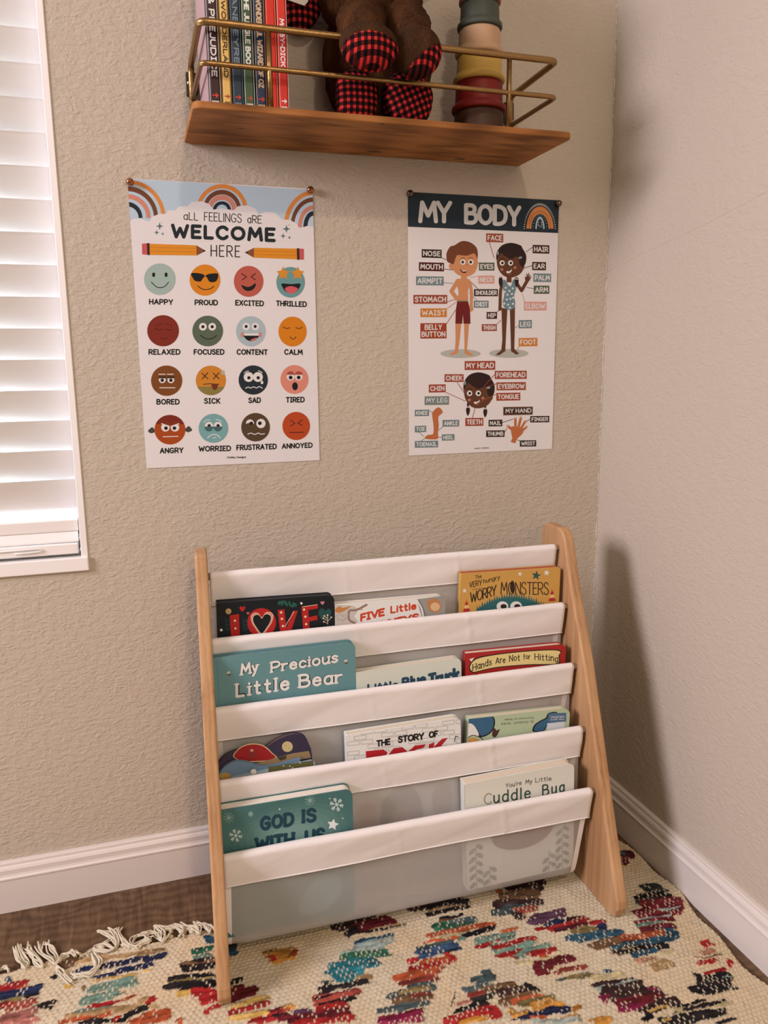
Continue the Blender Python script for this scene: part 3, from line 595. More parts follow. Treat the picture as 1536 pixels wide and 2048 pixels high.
A.text('HADLEY', 670, 940, 728, 938, 11, .2, ink(90, 78, 70), 5); A.text('DESIGNS', 736, 937, 800, 935, 11, .2, ink(90, 78, 70), 5)
finish_poster(A, 'poster', 'poster of two standing children with body words under a dark title band')

# ---- round push pins holding the top corners
def pin(x, y, m, label, r=.0058):
    p = on_plane(x, y, np.array([0., 1., 0.]), -.006)
    t = thing('push_pin', label, 'push pin', (p[0], -.0022, p[2]), group='push pins holding the posters')
    b = MB(); b.lathe([(0, -.0098), (r * .5, -.0092), (r * .86, -.0074), (r, -.0046), (r * .86, -.0018), (r * .5, -.0004), (0, 0)], seg=20)
    b.V = [(v[0], v[2], v[1]) for v in b.V]; b.build('head', m, t, True)
    b = MB(); b.tube([(0, -.001, 0), (0, .0021, 0)], .0006, 6); b.build('point', m, t)
pin(260, 364, M['copper'], 'copper push pin at the left corner of the faces poster')
pin(621, 380, M['copper'], 'copper push pin at the right corner of the faces poster')
pin(820, 387, M['dark_pin'], 'dark metal push pin at the left corner of the body poster')
pin(1117, 407, M['dark_pin'], 'dark metal push pin at the right corner of the body poster')

# ================================================================ wall shelf
SX0, SX1, SZ0, SZ1, SYF = -0.734, -0.180, 1.2013, 1.2105, -0.1765
sh = thing('wall_shelf', 'stained wooden wall shelf with a low antique brass rail', 'wall shelf', ((SX0 + SX1) / 2, 0, SZ0))
OX, OZ = (SX0 + SX1) / 2, SZ0
def arc(cx, cy, r, a0, a1, n=6): return [(cx + r * math.cos(math.radians(a0 + (a1 - a0) * i / n)), cy + r * math.sin(math.radians(a0 + (a1 - a0) * i / n))) for i in range(n + 1)]
hw = (SX1 - SX0) / 2; r = .011
ol = arc(-hw + r, SYF + r, r, 180, 270) + arc(hw - r, SYF + r, r, 270, 360) + arc(hw - .006, -.0066, .006, 0, 90) + arc(-hw + .006, -.0066, .006, 90, 180)
b = MB(); b.prism(ol, lambda p, d: (p[0], p[1], d), 0, SZ1 - SZ0)
bd = b.build('board', M['stained'], sh, bevel=.0016)
kn = plain('dark_knot', (.035, .014, .006, 1), .6)
for x, y, rx, ry in ((-.205, -.100, .006, .0022), (-.223, -.032, .005, .002), (.012, -.030, .012, .0036), (.160, -.022, .010, .0035), (-.02, -.172, .004, .002)):
    b = MB(); b.add([(x + rx * math.cos(a) * (1 + .25 * math.sin(3 * a)), y + ry * math.sin(a), -.00012) for a in np.linspace(0, 6.2, 16)], [tuple(range(15, -1, -1))]); b.build('wood_knot', kn, bd)
UZ, LZ = 1.3095 - OZ, 1.2602 - OZ; RX0, RX1, RY = -.7195 - OX, -.2035 - OX, -.1640; R1, R2 = .0046, .0035
def corner(a, b_, c, r=.012, n=6):
    a, b_, c = map(np.array, (a, b_, c)); u = (a - b_) / np.linalg.norm(a - b_); v = (c - b_) / np.linalg.norm(c - b_)
    p, q = b_ + u * r, b_ + v * r
    return [tuple((1 - t) ** 2 * p + 2 * t * (1 - t) * b_ + t * t * q) for t in np.linspace(0, 1, n)]
def bent(pts, r=.012):
    out = [pts[0]]
    for i in range(1, len(pts) - 1): out += corner(pts[i - 1], pts[i], pts[i + 1], r)
    return out + [pts[-1]]
T = SZ1 - OZ
b = MB(); b.tube(bent([(RX0, -.0115, T), (RX0, -.0115, UZ - .004), (RX0, RY, UZ), (RX1, RY, UZ), (RX1, -.0115, UZ - .004), (RX1, -.0115, T)]), R1, 12); rail = b.build('upper_rail', M['brass'], sh, True)
b = MB(); b.tube(bent([(RX0, -.0115, LZ), (RX0, RY, LZ), (RX1, RY, LZ), (RX1, -.0115, LZ)], .010), R2, 12); b.build('lower_rail', M['brass'], sh, True)
for x in (-.6302 - OX, -.2800 - OX):
    b = MB(); b.tube([(x, RY + .0008, T - .0005), (x, RY + .0008, UZ)], R2 * 1.05, 12); b.tube([(x, RY + .0008, T), (x, RY + .0008, T + .0022)], .0062, 14); b.build('post', M['brass'], sh, True)
for x in (RX0, RX1):
    b = MB(); b.prism([(x - .0075, 1.2665 - OZ), (x + .004, 1.2635 - OZ), (x + .0095, 1.2735 - OZ), (x + .0095, 1.299 - OZ), (x - .0075, 1.299 - OZ)], lambda p, d: (p[0], d, p[1]), -.0065, -.0008)
    br_ = b.build('mounting_bracket', M['black_metal'], sh, bevel=.001)
    b = MB(); b.lathe([(0, -.0024), (.0022, -.0018), (.003, 0)], (0, 0, 0), 14); b.V = [(v[0] + x - .0035, v[2] - .0065, v[1] + 1.284 - OZ) for v in b.V]; b.build('screw', M['steel'], br_, True)

# ---- seven classics standing at the left end
def spine_book(x0, x1, h, depth, cols, title, tcol, arrow, label, font=dict(), yf=-.1465, serif=0, side=None, hscale=.5, rules=True):
    """a hardback standing upright, spine to the front"""
    t = thing('hardback_book', label, 'book', ((x0 + x1) / 2, yf, SZ1), group='hardbacks with coloured spines on the wall shelf')
    w_ = (x1 - x0) / 2 - .0003
    b = MB(); b.col = cols; c = .0016
    b.prism([(-w_, .004), (-w_ * .6, .0004), (w_ * .6, .0004), (w_, .004), (w_, depth), (w_ - c, depth), (w_ - c, .006), (-w_ + c, .006), (-w_ + c, depth), (-w_, depth)], lambda p, d: (p[0], p[1], d), 0, h)
    if side: b.col = side; b.box((-w_ - .0002, .006, .0005), (-w_, depth - .001, h - .0005))
    nb = len(b.F)
    A = Art(lambda x, z, l: (x, .0003 - l, z)); A.up = np.array((1., 0.)); A.mb = b; A.k = 0
    if title:
        # reads downwards: baseline on the left-hand side of the spine
        z0, z1, e = title[1], title[2], w_ * hscale
        A.text(title[0], -e * .9 + (title[3] if len(title) > 3 else 0), z0, -e * .9 + (title[3] if len(title) > 3 else 0), z1, e * 1.8, .235 if not serif else .21, tcol, 1, serif)
    if arrow:
        zc = .017; q = w_ * .5
        A.line([(-q, zc), (q, zc)], q * .42, arrow, 1, cap=False)
        A.poly([(q * .0, zc + q * .95), (q * 1.15, zc), (q * .0, zc - q * .95), (q * .28, zc)], arrow, 1)
        for zz, ww in ((.0085, .55), (.0055, .62)):
            for i in range(5): A.rect(-w_ * ww + i * w_ * ww * .42, zz, -w_ * ww + i * w_ * ww * .42 + w_ * ww * .30, zz + .0019, tcol, 1)
    if rules:
        for xx in (-w_ * .84, w_ * .84): A.line([(xx, .001), (xx, h - .002)], .0006, tcol, 1, cap=False)
    b.flat = set(range(nb, len(b.F)))
    build_art(b, 'cover', M['gloss'], t, (0, -1, 0))
    p = MB(); p.box((-w_ + c + .0001, .0065, .003), (w_ - c - .0001, depth - .003, h - .003)); p.build('page_block', M['pages'], t)
    return t
CW = ink(226, 208, 196); RA = ink(196, 52, 36)
bk = [(-.7095, -.6925, (52, 20, 24), ('PRIDE & PREJUDICE', .186, .040), CW, RA, .17, 'dark maroon hardback at the left end of the row on the wall shelf'),
      (-.6925, -.6785, (222, 170, 92), ('ALICE IN WONDERLAND', .196, .040), ink(72, 48, 26), ink(170, 44, 30), 0, 'mustard yellow hardback between the maroon and the slate blue one'),
      (-.6785, -.6630, (36, 48, 58), ('JANE EYRE', .150, .058), ink(118, 124, 130), RA, .15, 'slate blue hardback with a grey title beside the mustard one'),
      (-.6630, -.6475, (62, 80, 50), ('THE JUNGLE BOOK', .144, .052), CW, ink(176, 66, 44), 0, 'olive green hardback with a white title in the middle of the row'),
      (-.6475, -.6310, (32, 44, 66), ('THE WONDERFUL WIZARD OF OZ', .160, .031), ink(200, 160, 120), RA, 0, 'navy hardback with a pale gold title beside the green one'),
      (-.6310, -.6160, (206, 40, 28), None, ink(232, 170, 120), None, 0, 'bright red hardback standing behind the left rail post'),
      (-.6160, -.6010, (206, 44, 32), ('MOBY-DICK', .120, .060), CW, CW, 0, 'red hardback with a white title at the right end of the row')]
for x0, x1, c, ti, tc, ar, sf, lab in bk:
    o = spine_book(x0, x1, .205, .125, ink(*c), ti, tc, ar, lab, serif=sf, hscale=.52, side=ink(172, 132, 128) if x0 < -.709 else None)

# ---- stacking cups, a tower standing on their rims
def cup(x, y, z, R, h, c, label):
    t = thing('stacking_cup', label, 'stacking cup', (x, y, z), group='tower of plastic stacking cups on the wall shelf')
    m = plain('cup_plastic', c, .55, 0, .35)
    b = MB(); b.lathe([(R * .97 - .002, .0005), (R * 1.10, 0), (R * 1.145, .002), (R * 1.15, .0045), (R * 1.13, .0075), (R * 1.04, .0100), (R, .0125)], seg=64); b.build('rim', m, t, True)
    b = MB(); b.lathe([(R * .97 - .002, .0005), (R * .95, h - .004), (.0, h - .004), (0, h), (R * .93, h), (R * .965, h - .0025), (R * .975, h - .006), (R, .0125)], seg=64); b.build('cup_body', m, t, True)
cx, cy, z = -.2972, -.095, SZ1
for R, h, c, lab in ((.0382, .0396, (72, 42, 24), 'brown stacking cup at the bottom of the tower, on the shelf board'), (.0364, .0415, (126, 26, 18), 'brick red stacking cup on top of the brown one'), (.0343, .0371, (196, 148, 66), 'mustard stacking cup on top of the brick red one'),
                     (.0320, .0368, (186, 140, 104), 'beige pink stacking cup between the mustard and the dark green one'), (.0296, .0350, (66, 66, 52), 'dark green grey stacking cup standing on the beige pink one'), (.0274, .0335, (132, 74, 58), 'dusty rose stacking cup at the top of the tower')):
    cup(cx, cy, z, R, h, ink(*c), lab); z += h

# ---- plush animal sitting with its feet over the rail
def fur_mat(name, c0, c1, sc=260):
    n = NT(name, .95, 0, .1); v = n.coord((1, 1, .35)); no = n.n('ShaderNodeTexNoise', Scale=sc, Detail=5.0, Roughness=.7, Distortion=.8); n.l(v, no.inputs['Vector'])
    n2 = n.n('ShaderNodeTexNoise', Scale=38.0, Detail=2.0); n.l(v, n2.inputs['Vector'])
    n.l(n.ramp(n.math('ADD', n.math('MULTIPLY', no.outputs[0], .6), n.math('MULTIPLY', n2.outputs[0], .4)), [(.3, c0), (.68, c1)]), n.b.inputs['Base Color'])
    n.bump(no.outputs[0], .9, .004); return n.m
def plaid_mat(name, rot, sc=118.0):
    n = NT(name, .9, 0, .1); v = n.coord((sc, sc, sc), rot=rot); s = n.n('ShaderNodeSeparateXYZ'); n.l(v, s.inputs[0])
    a = n.math('GREATER_THAN', n.math('FRACT', s.outputs[0]), .45); b_ = n.math('GREATER_THAN', n.math('FRACT', s.outputs[2]), .45)
    f = n.math('MULTIPLY', n.math('ADD', a, b_), .5)
    r = n.ramp(f, [(0, ink(205, 48, 42)), (.49, ink(78, 18, 18)), (1, ink(14, 8, 9))]); n.l(r, n.b.inputs['Base Color'])
    no = n.n('ShaderNodeTexNoise', Scale=4.0); n.l(v, no.inputs['Vector']); n.bump(no.outputs[0], .3, .001)
    return n.m
FUR = fur_mat('brown_plush', ink(24, 12, 7), ink(98, 56, 28)); SUEDE = fur_mat('brown_suede', ink(44, 24, 13), ink(88, 54, 30), 420)
PL1 = plaid_mat('checked_flannel', (.25, .0, .12)); PL2 = plaid_mat('checked_flannel_turned', (0, .45, 0)); PL3 = plaid_mat('checked_flannel_straight', (0, .02, 0))
from mathutils import noise
def lump(b, c, rad, rot=(0, 0, 0), seg=28, fuzz=0.0, keep=None, m=0, sq=2.0):
    """egg-shaped soft lump, optionally fuzzy; keep(p) in unit space selects a patch"""
    V = []; Fc = []; E = Matrix.Rotation(rot[2], 3, 'Z') @ Matrix.Rotation(rot[1], 3, 'Y') @ Matrix.Rotation(rot[0], 3, 'X'); U = []
    for i in range(seg + 1):
        th = math.pi * i / seg
        for k in range(seg * 2):
            ph = math.pi * k / seg
            u = Vector((math.sin(th) * math.cos(ph), math.sin(th) * math.sin(ph), math.cos(th))); U.append(u)
            e = 2.0 / sq; su = Vector([math.copysign(abs(q) ** e, q) for q in u])
            f = 1 + fuzz * noise.noise(u * 9) + fuzz * .6 * noise.noise(u * 23 + Vector((5, 1, 2)))
            V.append(Vector(c) + E @ Vector((su.x * rad[0] * f, su.y * rad[1] * f, su.z * rad[2] * f)))
    n = seg * 2
    for i in range(seg):
        for k in range(n):
            q = (i * n + k, (i + 1) * n + k, (i + 1) * n + (k + 1) % n, i * n + (k + 1) % n)
            if keep is None or keep((U[q[0]] + U[q[2]]) / 2): Fc.append(q)
    b.add(V, Fc, m); return b
PC = np.array((-.452, -.085, SZ1))
pl = thing('plush_toy', 'brown plush animal with red and black checked feet sitting on the wall shelf', 'plush toy', tuple(PC))
def at(x, y, Y): return Vector(on_plane(x, y, np.array([0., 1., 0.]), Y) - PC)
b = MB(); lump(b, (.0, .012, .100), (.082, .058, .104), fuzz=.05); lump(b, at(742, 10, -.10), (.075, .05, .05), fuzz=.06); b.build('body', FUR, pl, True)
b = MB(); lump(b, (.004, -.004, .245), (.062, .058, .060), fuzz=.05); lump(b, (.004, -.066, .228), (.040, .042, .032), fuzz=.04); b.build('head', FUR, pl, True)
for s in (-1, 1):
    b = MB(); lump(b, (.004 + s * .074, .0, .285), (.038, .016, .030), (0, s * -.5, 0), sq=2.4); b.build('ear', PL2, pl, True)
    b = MB(); lump(b, (.004 + s * .022, -.055, .262), (.0045, .0045, .0045), seg=10); b.build('eye', M['black_metal'], pl, True)
# arm reaching towards the books, ending in a checked mitt; the fluffy forearm hangs above the rail
b = MB(); b.tube([at(735, -60, -.075), at(700, -46, -.06), at(668, -26, -.045), at(640, -16, -.035)], [.030, .027, .025, .022], 16); lump(b, at(666, -7, -.04), (.026, .018, .021), fuzz=.16); b.build('arm', FUR, pl, True)
b = MB(); lump(b, at(608, -4, -.026), (.030, .0165, .048), (0, .35, 0), sq=2.2); b.build('mitt', PL1, pl, True)
b = MB(); q = at(592, 2, -.046); b.prism([(-.016, .010), (.012, .012), (.018, .001), (.012, -.0055), (-.016, .000)], lambda p, d: (q.x + p[0], q.y + d, q.z + p[1]), -.0016, -.0006); b.build('tag', plain('white_tag', (.8, .77, .73, 1), .6), pl)
b = MB(); b.tube([at(800, -70, -.10), at(822, -30, -.09), at(846, -8, -.09)], [.028, .027, .024], 16); b.build('arm', FUR, pl, True)
# legs: thigh over the upper rail, foot hanging outside with a checked sole
for (tx, ty), (fx, fy), rx, ry, sole, tilt in (((722, 50), (737, 94), .0400, .0285, (lambda u: -u.z * .90 - u.y * .40 + u.x * .05 > .34), .1), ((808, 54), (834, 106), .0325, .0315, (lambda u: -u.z * .95 - u.y * .10 + u.x * .34 > .44), -.25)):
    b = MB()
    A0, A1, A2, A3 = at(tx + (10 if tilt > 0 else -34), ty - (8 if tilt > 0 else 46), -.085), at(tx + 2, ty - 2, -.134), at((tx + fx) / 2, (ty + fy) / 2 - 4, -.176), at(fx, fy, -.200)
    path = smooth_path([A0, A1, A2, A3], 5)
    b.tube(path, [float(np.interp(i, [0, 5, 10, 15], [.033, .034, .029, .02])) for i in range(len(path))], 22); lump(b, A1, (.0365, .033, .029), fuzz=.06)
    lg = b.build('leg', FUR, pl, True)
    b = MB(); lump(b, A3 + Vector((0, -.002, 0)), (rx, .032, ry), (-.15, tilt, 0), seg=36); ft = b.build('foot', SUEDE, lg, True)
    b = MB(); lump(b, A3 + Vector((0, -.002, 0)), (rx * 1.018, .0328, ry * 1.018), (-.15, tilt, 0), 44, keep=sole); b.build('sole', PL1, lg, True)
# checked paws resting on the board behind the rail
b = MB(); lump(b, at(712, 196, -.128), (.029, .022, .034), sq=3.0); b.build('paw', PL3, pl, True)
b = MB(); lump(b, at(815, 200, -.128), (.037, .022, .034), (0, .2, 0), sq=2.6); b.build('paw', PL2, pl, True)

# ================================================================ sling bookshelf
RO = np.array([-.7754, -.3304, .0065]); RA_ = math.radians(-1.4)
RX, RYv = np.array([math.cos(RA_), math.sin(RA_), 0]), np.array([-math.sin(RA_), math.cos(RA_), 0])
rk = thing('sling_bookshelf', 'pine bookshelf with white cloth slings leaning along the back wall', 'bookshelf', tuple(RO), (0, 0, RA_))
RODS = [(.2171, .5555), (.1816, .4625), (.1452, .3695), (.1093, .2730), (.0731, .1830)]
prof = [(.0, .012), (-.006, .020), (-.0045, .034), (.060, .212), (.120, .384), (.168, .490), (.189, .549), (.198, .575), (.205, .584), (.216, .590), (.262, .590), (.273, .586), (.279, .576), (.280, .02), (.272, .0), (.012, .0), (.003, .004)]
def twist(v): return .0105 * v / .217           # the left panel stands slightly askew
b = MB(); b.prism(prof, lambda p, d: (d + twist(p[0]), p[0], p[1]), .0, .0185); b.build('side_panel', M['pine'], rk, bevel=.0035)
b = MB(); b.prism(prof, lambda p, d: (d, p[0], p[1]), .614, .6335); b.build('side_panel', M['pine'], rk, bevel=.0035)
DROP = [.001, .001, .001, .001, .0055]             # the dowels dip a little towards the left panel
for (v, z), dp in zip(RODS, DROP):
    b = MB(); b.tube([(.0186 + twist(v), v, z - dp), (.6139, v, z)], .0052, 14); b.build('dowel', M['steel'], rk, True)
# cloth
def cloth_mat(name, see, c, thru):
    n = NT(name); o = n.t.nodes['Material Output']
    d = n.n('ShaderNodeBsdfDiffuse'); d.inputs[0].default_value = c; tl = n.n('ShaderNodeBsdfTranslucent'); tl.inputs[0].default_value = c; tr = n.n('ShaderNodeBsdfTransparent')
    v = n.coord((900, 900, 900)); no = n.n('ShaderNodeTexNoise', Scale=1.0, Detail=2.0); n.l(v, no.inputs['Vector'])
    v2 = n.coord((9, 4, 30)); n2 = n.n('ShaderNodeTexNoise', Scale=1.0, Detail=3.0); n.l(v2, n2.inputs['Vector'])
    bp = n.n('ShaderNodeBump'); bp.inputs['Strength'].default_value = .25; bp.inputs['Distance'].default_value = .0006; n.l(no.outputs[0], bp.inputs['Height'])
    n.l(bp.outputs[0], d.inputs['Normal'])
    m1 = n.n('ShaderNodeMixShader'); m1.inputs[0].default_value = thru; n.l(d.outputs[0], m1.inputs[1]); n.l(tl.outputs[0], m1.inputs[2])
    m2 = n.n('ShaderNodeMixShader'); m2.inputs[0].default_value = see; n.l(m1.outputs[0], m2.inputs[1]); n.l(tr.outputs[0], m2.inputs[2]); n.l(m2.outputs[0], o.inputs[0]); return n.m
SHEER = cloth_mat('sheer_sling_cloth', .46, (.74, .72, .70, 1), .30); CLOTH = cloth_mat('folded_sling_cloth', .0, (.86, .835, .825, 1), .10)
def left_end(k): return [.0315, .0270, .0240, .0230, .0215][k]
def right_end(k): return .6075
def wob(k, u, s): return noise.noise(Vector((u * 9 + k * 7.3 + s * 2, s * 3.5, k * 1.7))) + .18 * noise.noise(Vector((u * 34 + k * 3.1 + s * 9, s * 5, 4.0)))
def crease(u, c, s): return -math.exp(-((u - c - .02 * s) / .0022) ** 2)
def sheet(name, mat, parent, prof_fn, n_s, u0, u1, nu=110, amp=.0016, k=0, thick=None, inset=0.0, drop=0.0):
    V = []; Fc = []
    for j in range(n_s + 1):
        s = j / n_s; v, z = prof_fn(s); w_ = inset * s
        for i in range(nu + 1):
            u = u0 + w_ + (u1 - u0 - 2 * w_) * i / nu
            e = min(1, s * 4); a = amp * e
            V.append((u, v + a * wob(k, u, s) + .0011 * e * crease(u, .415 + .006 * k, s) + .0006 * e * crease(u, .226 + .01 * k, s), z - drop * (1 - u / .61) + .35 * a * wob(k + 9, u * .8, s)))
    for j in range(n_s):
        for i in range(nu): Fc.append((j*(nu+1)+i, j*(nu+1)+i+1, (j+1)*(nu+1)+i+1, (j+1)*(nu+1)+i))
    o = link(name, mesh(name, V, Fc), mat, parent, True)
    if thick: m = o.modifiers.new('thickness', 'SOLIDIFY'); m.thickness = thick; m.offset = 0
    return o
for k, (v, z) in enumerate(RODS):
    def hem(s, v=v, z=z):
        L = .047; arcL = math.pi * .0066; tot = .050 + arcL + L; d = s * tot
        if d < .050: return (v + .0066 + .0010, z - .050 + d)
        if d < .050 + arcL:
            a = (d - .050) / .0066; return (v + .0066 * math.cos(a), z + .0066 * math.sin(a))
        q = (d - .050 - arcL); return (v - .0066 + q * .17, z - q)
    u0, u1 = left_end(k), right_end(k)
    hm = sheet('hem_sleeve', CLOTH, rk, hem, 46, u0, u1, 130, .0017, k, .0009, 0., DROP[k])
    # folded side seams and the lower stitched edge stand slightly proud
    b = MB()
    pf = [hem(.40 + .6 * t) for t in np.linspace(0, 1, 14)]
    edge = [(u, v - .0066 + .047 * .17 - .0008 + .0017 * wob(k, u, 1.0), z - .0463 - DROP[k] * (1 - u / .61) + .35 * .0017 * wob(k + 9, u * .8, 1.0)) for u in np.linspace(u0, u1, 90)]
    b.tube(edge, .0011, 6); b.build('hem_seam', CLOTH, hm, True)
for k in range(4):
    (vb, zb), (vf, zf) = RODS[k], RODS[k + 1]
    
    P = smooth_path([(vf + .0012, zf - .012), (vf + .0050, zf - .050), (vf + .0062, zf - .088), (vf + .0085, zf - .130), (vf + .0125, zf - .1505), (vf + .022, zf - .1545), (vf + .033, zf - .148), (vf + .0370, zf - .120), (vb + .0035, zb - .15), (vb + .0040, zb - .09), (vb + .0045, zb - .048)], 5)
    D = np.cumsum([0] + [float(np.linalg.norm(P[i + 1] - P[i])) for i in range(len(P) - 1)]); D /= D[-1]
    def pock(s, P=P, D=D): return (float(np.interp(s, D, [p[0] for p in P])), float(np.interp(s, D, [p[1] for p in P])))
    pk = sheet('sling_pocket', SHEER, rk, pock, 60, left_end(k + 1) + .0005, right_end(k + 1) - .0005, 120, .0011, k + 20, None, .0, DROP[k + 1])
    # narrow the pocket towards its bottom like the tapered cloth of the photo
    me = pk.data
    for vt in me.vertices:
        f = max(0., min(1., (zf - .02 - vt.co.z) / .13)); vt.co.x = .31 + (vt.co.x - .31) * (1 - (.050 if vt.co.x > .31 else -.012) * f)
        edge = max(0, abs(vt.co.x - .31) - .262) / .03; vt.co.y += .006 * f * min(1, edge)
    # double-folded side borders
    nu = 121
    for side in (0, 1):
        V = []; Fc = []
        for j in range(0, 28):
            i0 = j * nu + (0 if side == 0 else 120); i1 = j * nu + (2 if side == 0 else 118)
            for ii in (i0, i1): c = me.vertices[ii].co; V.append((c.x, c.y - .0006, c.z))
        for j in range(27): Fc.append((2*j, 2*j+1, 2*j+3, 2*j+2))
        link('side_border', mesh('side_border', V, Fc), CLOTH, pk, True)

# ---------------------------------------------------------------- board books in the slings
def rack_world(u, v, z): return RO + RX * u + RYv * v + np.array([0, 0, z])
def board_book(label, tier, u0, u1, h, th, cover, art, top=0.0, roll=0.0, rad=.008, dz=0.0, dv=0.0, pagecol=None, spine=None, outline=None, topcol=None):
    """a board book leaning upright in a sling; art(A) draws on the cover in photograph coordinates measured on its plane"""
    vf, zf = RODS[tier + 1]
    v0 = vf + .0122 + dv; z0 = zf - .1415 + dz
    org = rack_world((u0 + u1) / 2, v0, z0)
    t = thing('board_book', label, 'book', tuple(org), (0, roll, RA_), group='board books in the cloth slings')
    hw_ = (u1 - u0) / 2
    if outline is None:
        r = rad; rl = .0015
        outline = arc(-hw_ + rl, h - rl, rl, 180, 90, 2) + arc(hw_ - r, h - r, r, 90, 0, 6) + arc(hw_ - r, r, r, 0, -90, 6) + arc(-hw_ + rl, rl, rl, 270, 180, 2)
    c = .0022
    b = MB(); b.col = cover
    b.prism(outline, lambda p, d: (p[0], d, p[1]), 0, c); b.prism(outline, lambda p, d: (p[0], d, p[1]), th - c, th)
    if outline[0][0] < 0: b.box((-hw_, .0004, .0015), (-hw_ + .0022, th - .0004, h - .0015)) if rad is not None else None
    nb = len(b.F)
    n_ = RYv; d_ = n_ @ rack_world(0, v0, 0)
    cr, sr = math.cos(-roll), math.sin(-roll)
    def fn(x, y, l):
        q = on_plane(x, y, n_, d_) - org; a = q @ RX; zz = q[2]
        px, pz = a * cr + zz * sr, -a * sr + zz * cr
        return (min(max(px, -hw_ + .0003), hw_ - .0003), -l, min(max(pz, .0003), h - .0003))
    A = Art(fn); A.mb = b; A.local = lambda: setattr(A, 'fn', lambda x, z, l: (x, -l, z))
    art(A)
    b.flat = set(range(nb, len(b.F)))
    build_art(b, 'cover', M['gloss'], t, (0, -1, 0))
    p = MB(); s = .0012
    pts = [(x * (1 - s / hw_), z * (1 - 2 * s / h) + s) for x, z in outline]
    for i in range(6): p.prism(pts, lambda q, d: (q[0], d, q[1]), c + .00005 + i * (th - 2 * c) / 6, c + (i + .86) * (th - 2 * c) / 6)
    p.build('page_block', M['pages'] if pagecol is None else plain('tinted_pages', pagecol, .7), t)
    return t
def fill(A, c, lay=1, x0=-1, x1=1, z0=-1, z1=1): A.poly([(x0, z0), (x1, z0), (x1, z1), (x0, z1)], c, lay)
WHT = ink(224, 208, 196)
# tier 1, left: black book with red letters
def a_love(A):
    A.view(370, 1030, 3.746); RD = ink(176, 36, 32); CR_ = ink(232, 190, 160)
    A.poly([(334, 752), (404, 742), (416, 1000), (352, 1000)], RD, 1); A.ell(574, 806, 108, 108, RD, 1)
    hp = [(574, 894), (530, 842), (506, 800), (504, 762), (524, 742), (552, 744), (576, 772), (600, 740), (632, 738), (652, 760), (644, 800), (616, 846)]
    A.blob([(574 + (x - 574) * 1.12, 812 + (y - 812) * 1.12) for x, y in hp], CR_, 2, 4); A.blob([(574 + (x - 574) * 1.04, 812 + (y - 812) * 1.04) for x, y in hp], RD, 3, 4); A.blob([(574 + (x - 574) * .98, 812 + (y - 812) * .98) for x, y in hp], CR_, 4, 4); A.blob([(574 + (x - 574) * .9, 812 + (y - 812) * .9) for x, y in hp], ink(24, 26, 28), 5, 4)
    A.poly([(694, 712), (744, 706), (760, 850), (806, 722), (846, 716), (790, 880), (716, 900)], RD, 1); A.poly([(872, 690), (994, 668), (996, 700), (924, 712), (928, 766), (990, 752), (994, 784), (930, 798), (936, 870), (888, 880)], RD, 1)
    for p in ((374, 792), (378, 850), (720, 730), (726, 778), (734, 832), (892, 708), (902, 762), (908, 818)): A.ell(p[0], p[1], 9, 9, CR_, 3, 12)
    A.line([(748, 838), (818, 722)], 4, CR_, 3); A.line([(880, 688), (990, 672)], 4, CR_, 3)
    GRN = ink(38, 84, 70)
    for i, (x, y) in enumerate(((706, 660), (726, 664), (760, 668), (790, 676), (806, 682))): A.ell(x, y, 9, 17, GRN, 1, 14, rot=20 - i * 24); A.ell(x + 22, y - 10, 8, 15, GRN, 1, 14, rot=50 - i * 20)
    A.line([(700, 650), (760, 656), (830, 686)], 3, GRN, 1, True)
    A.blob([(1000, 730), (1016, 702), (1042, 704), (1052, 720), (1072, 702), (1096, 716), (1090, 752), (1050, 796), (1014, 772)], ink(34, 70, 66), 1, 3)
    for a, b_ in (((1070, 820), (1068, 750)), ((1070, 796), (1036, 772)), ((1070, 796), (1096, 766)), ((1070, 812), (1040, 800)), ((1070, 780), (1044, 756))): A.line([a, b_], 3, CR_, 2); A.ell(b_[0], b_[1], 6, 6, CR_, 2, 10)
    A.ell(326, 722, 22, 22, ink(176, 140, 90), 1, 18); A.ell(872, 662, 9, 9, WHT, 1, 12); A.ell(272, 862, 10, 10, WHT, 1, 12)
    for x, y, s_, c_ in ((430, 702, 22, RD), (472, 736, 11, ink(186, 92, 92)), (1030, 658, 15, ink(200, 120, 126))): A.blob([(x, y + s_), (x - s_, y - s_ * .2), (x - s_ * .5, y - s_ * .8), (x, y - s_ * .4), (x + s_ * .5, y - s_ * .9), (x + s_, y - s_ * .3)], c_, 1, 3)
    for x in (320, 452): A.line([(x, 900), (x, 770)], 3, ink(34, 52, 58), 1); [A.ell(x + s2 * 12, yy, 6, 16, ink(34, 52, 58), 1, 10, rot=s2 * 30) for yy in (790, 820, 850) for s2 in (-1, 1)]
board_book('black board book with red marquee letters in the top sling', 0, .0342, .2134, .1962, .018, ink(26, 28, 30), a_love, rad=.009, roll=.02, pagecol=ink(30, 32, 34))
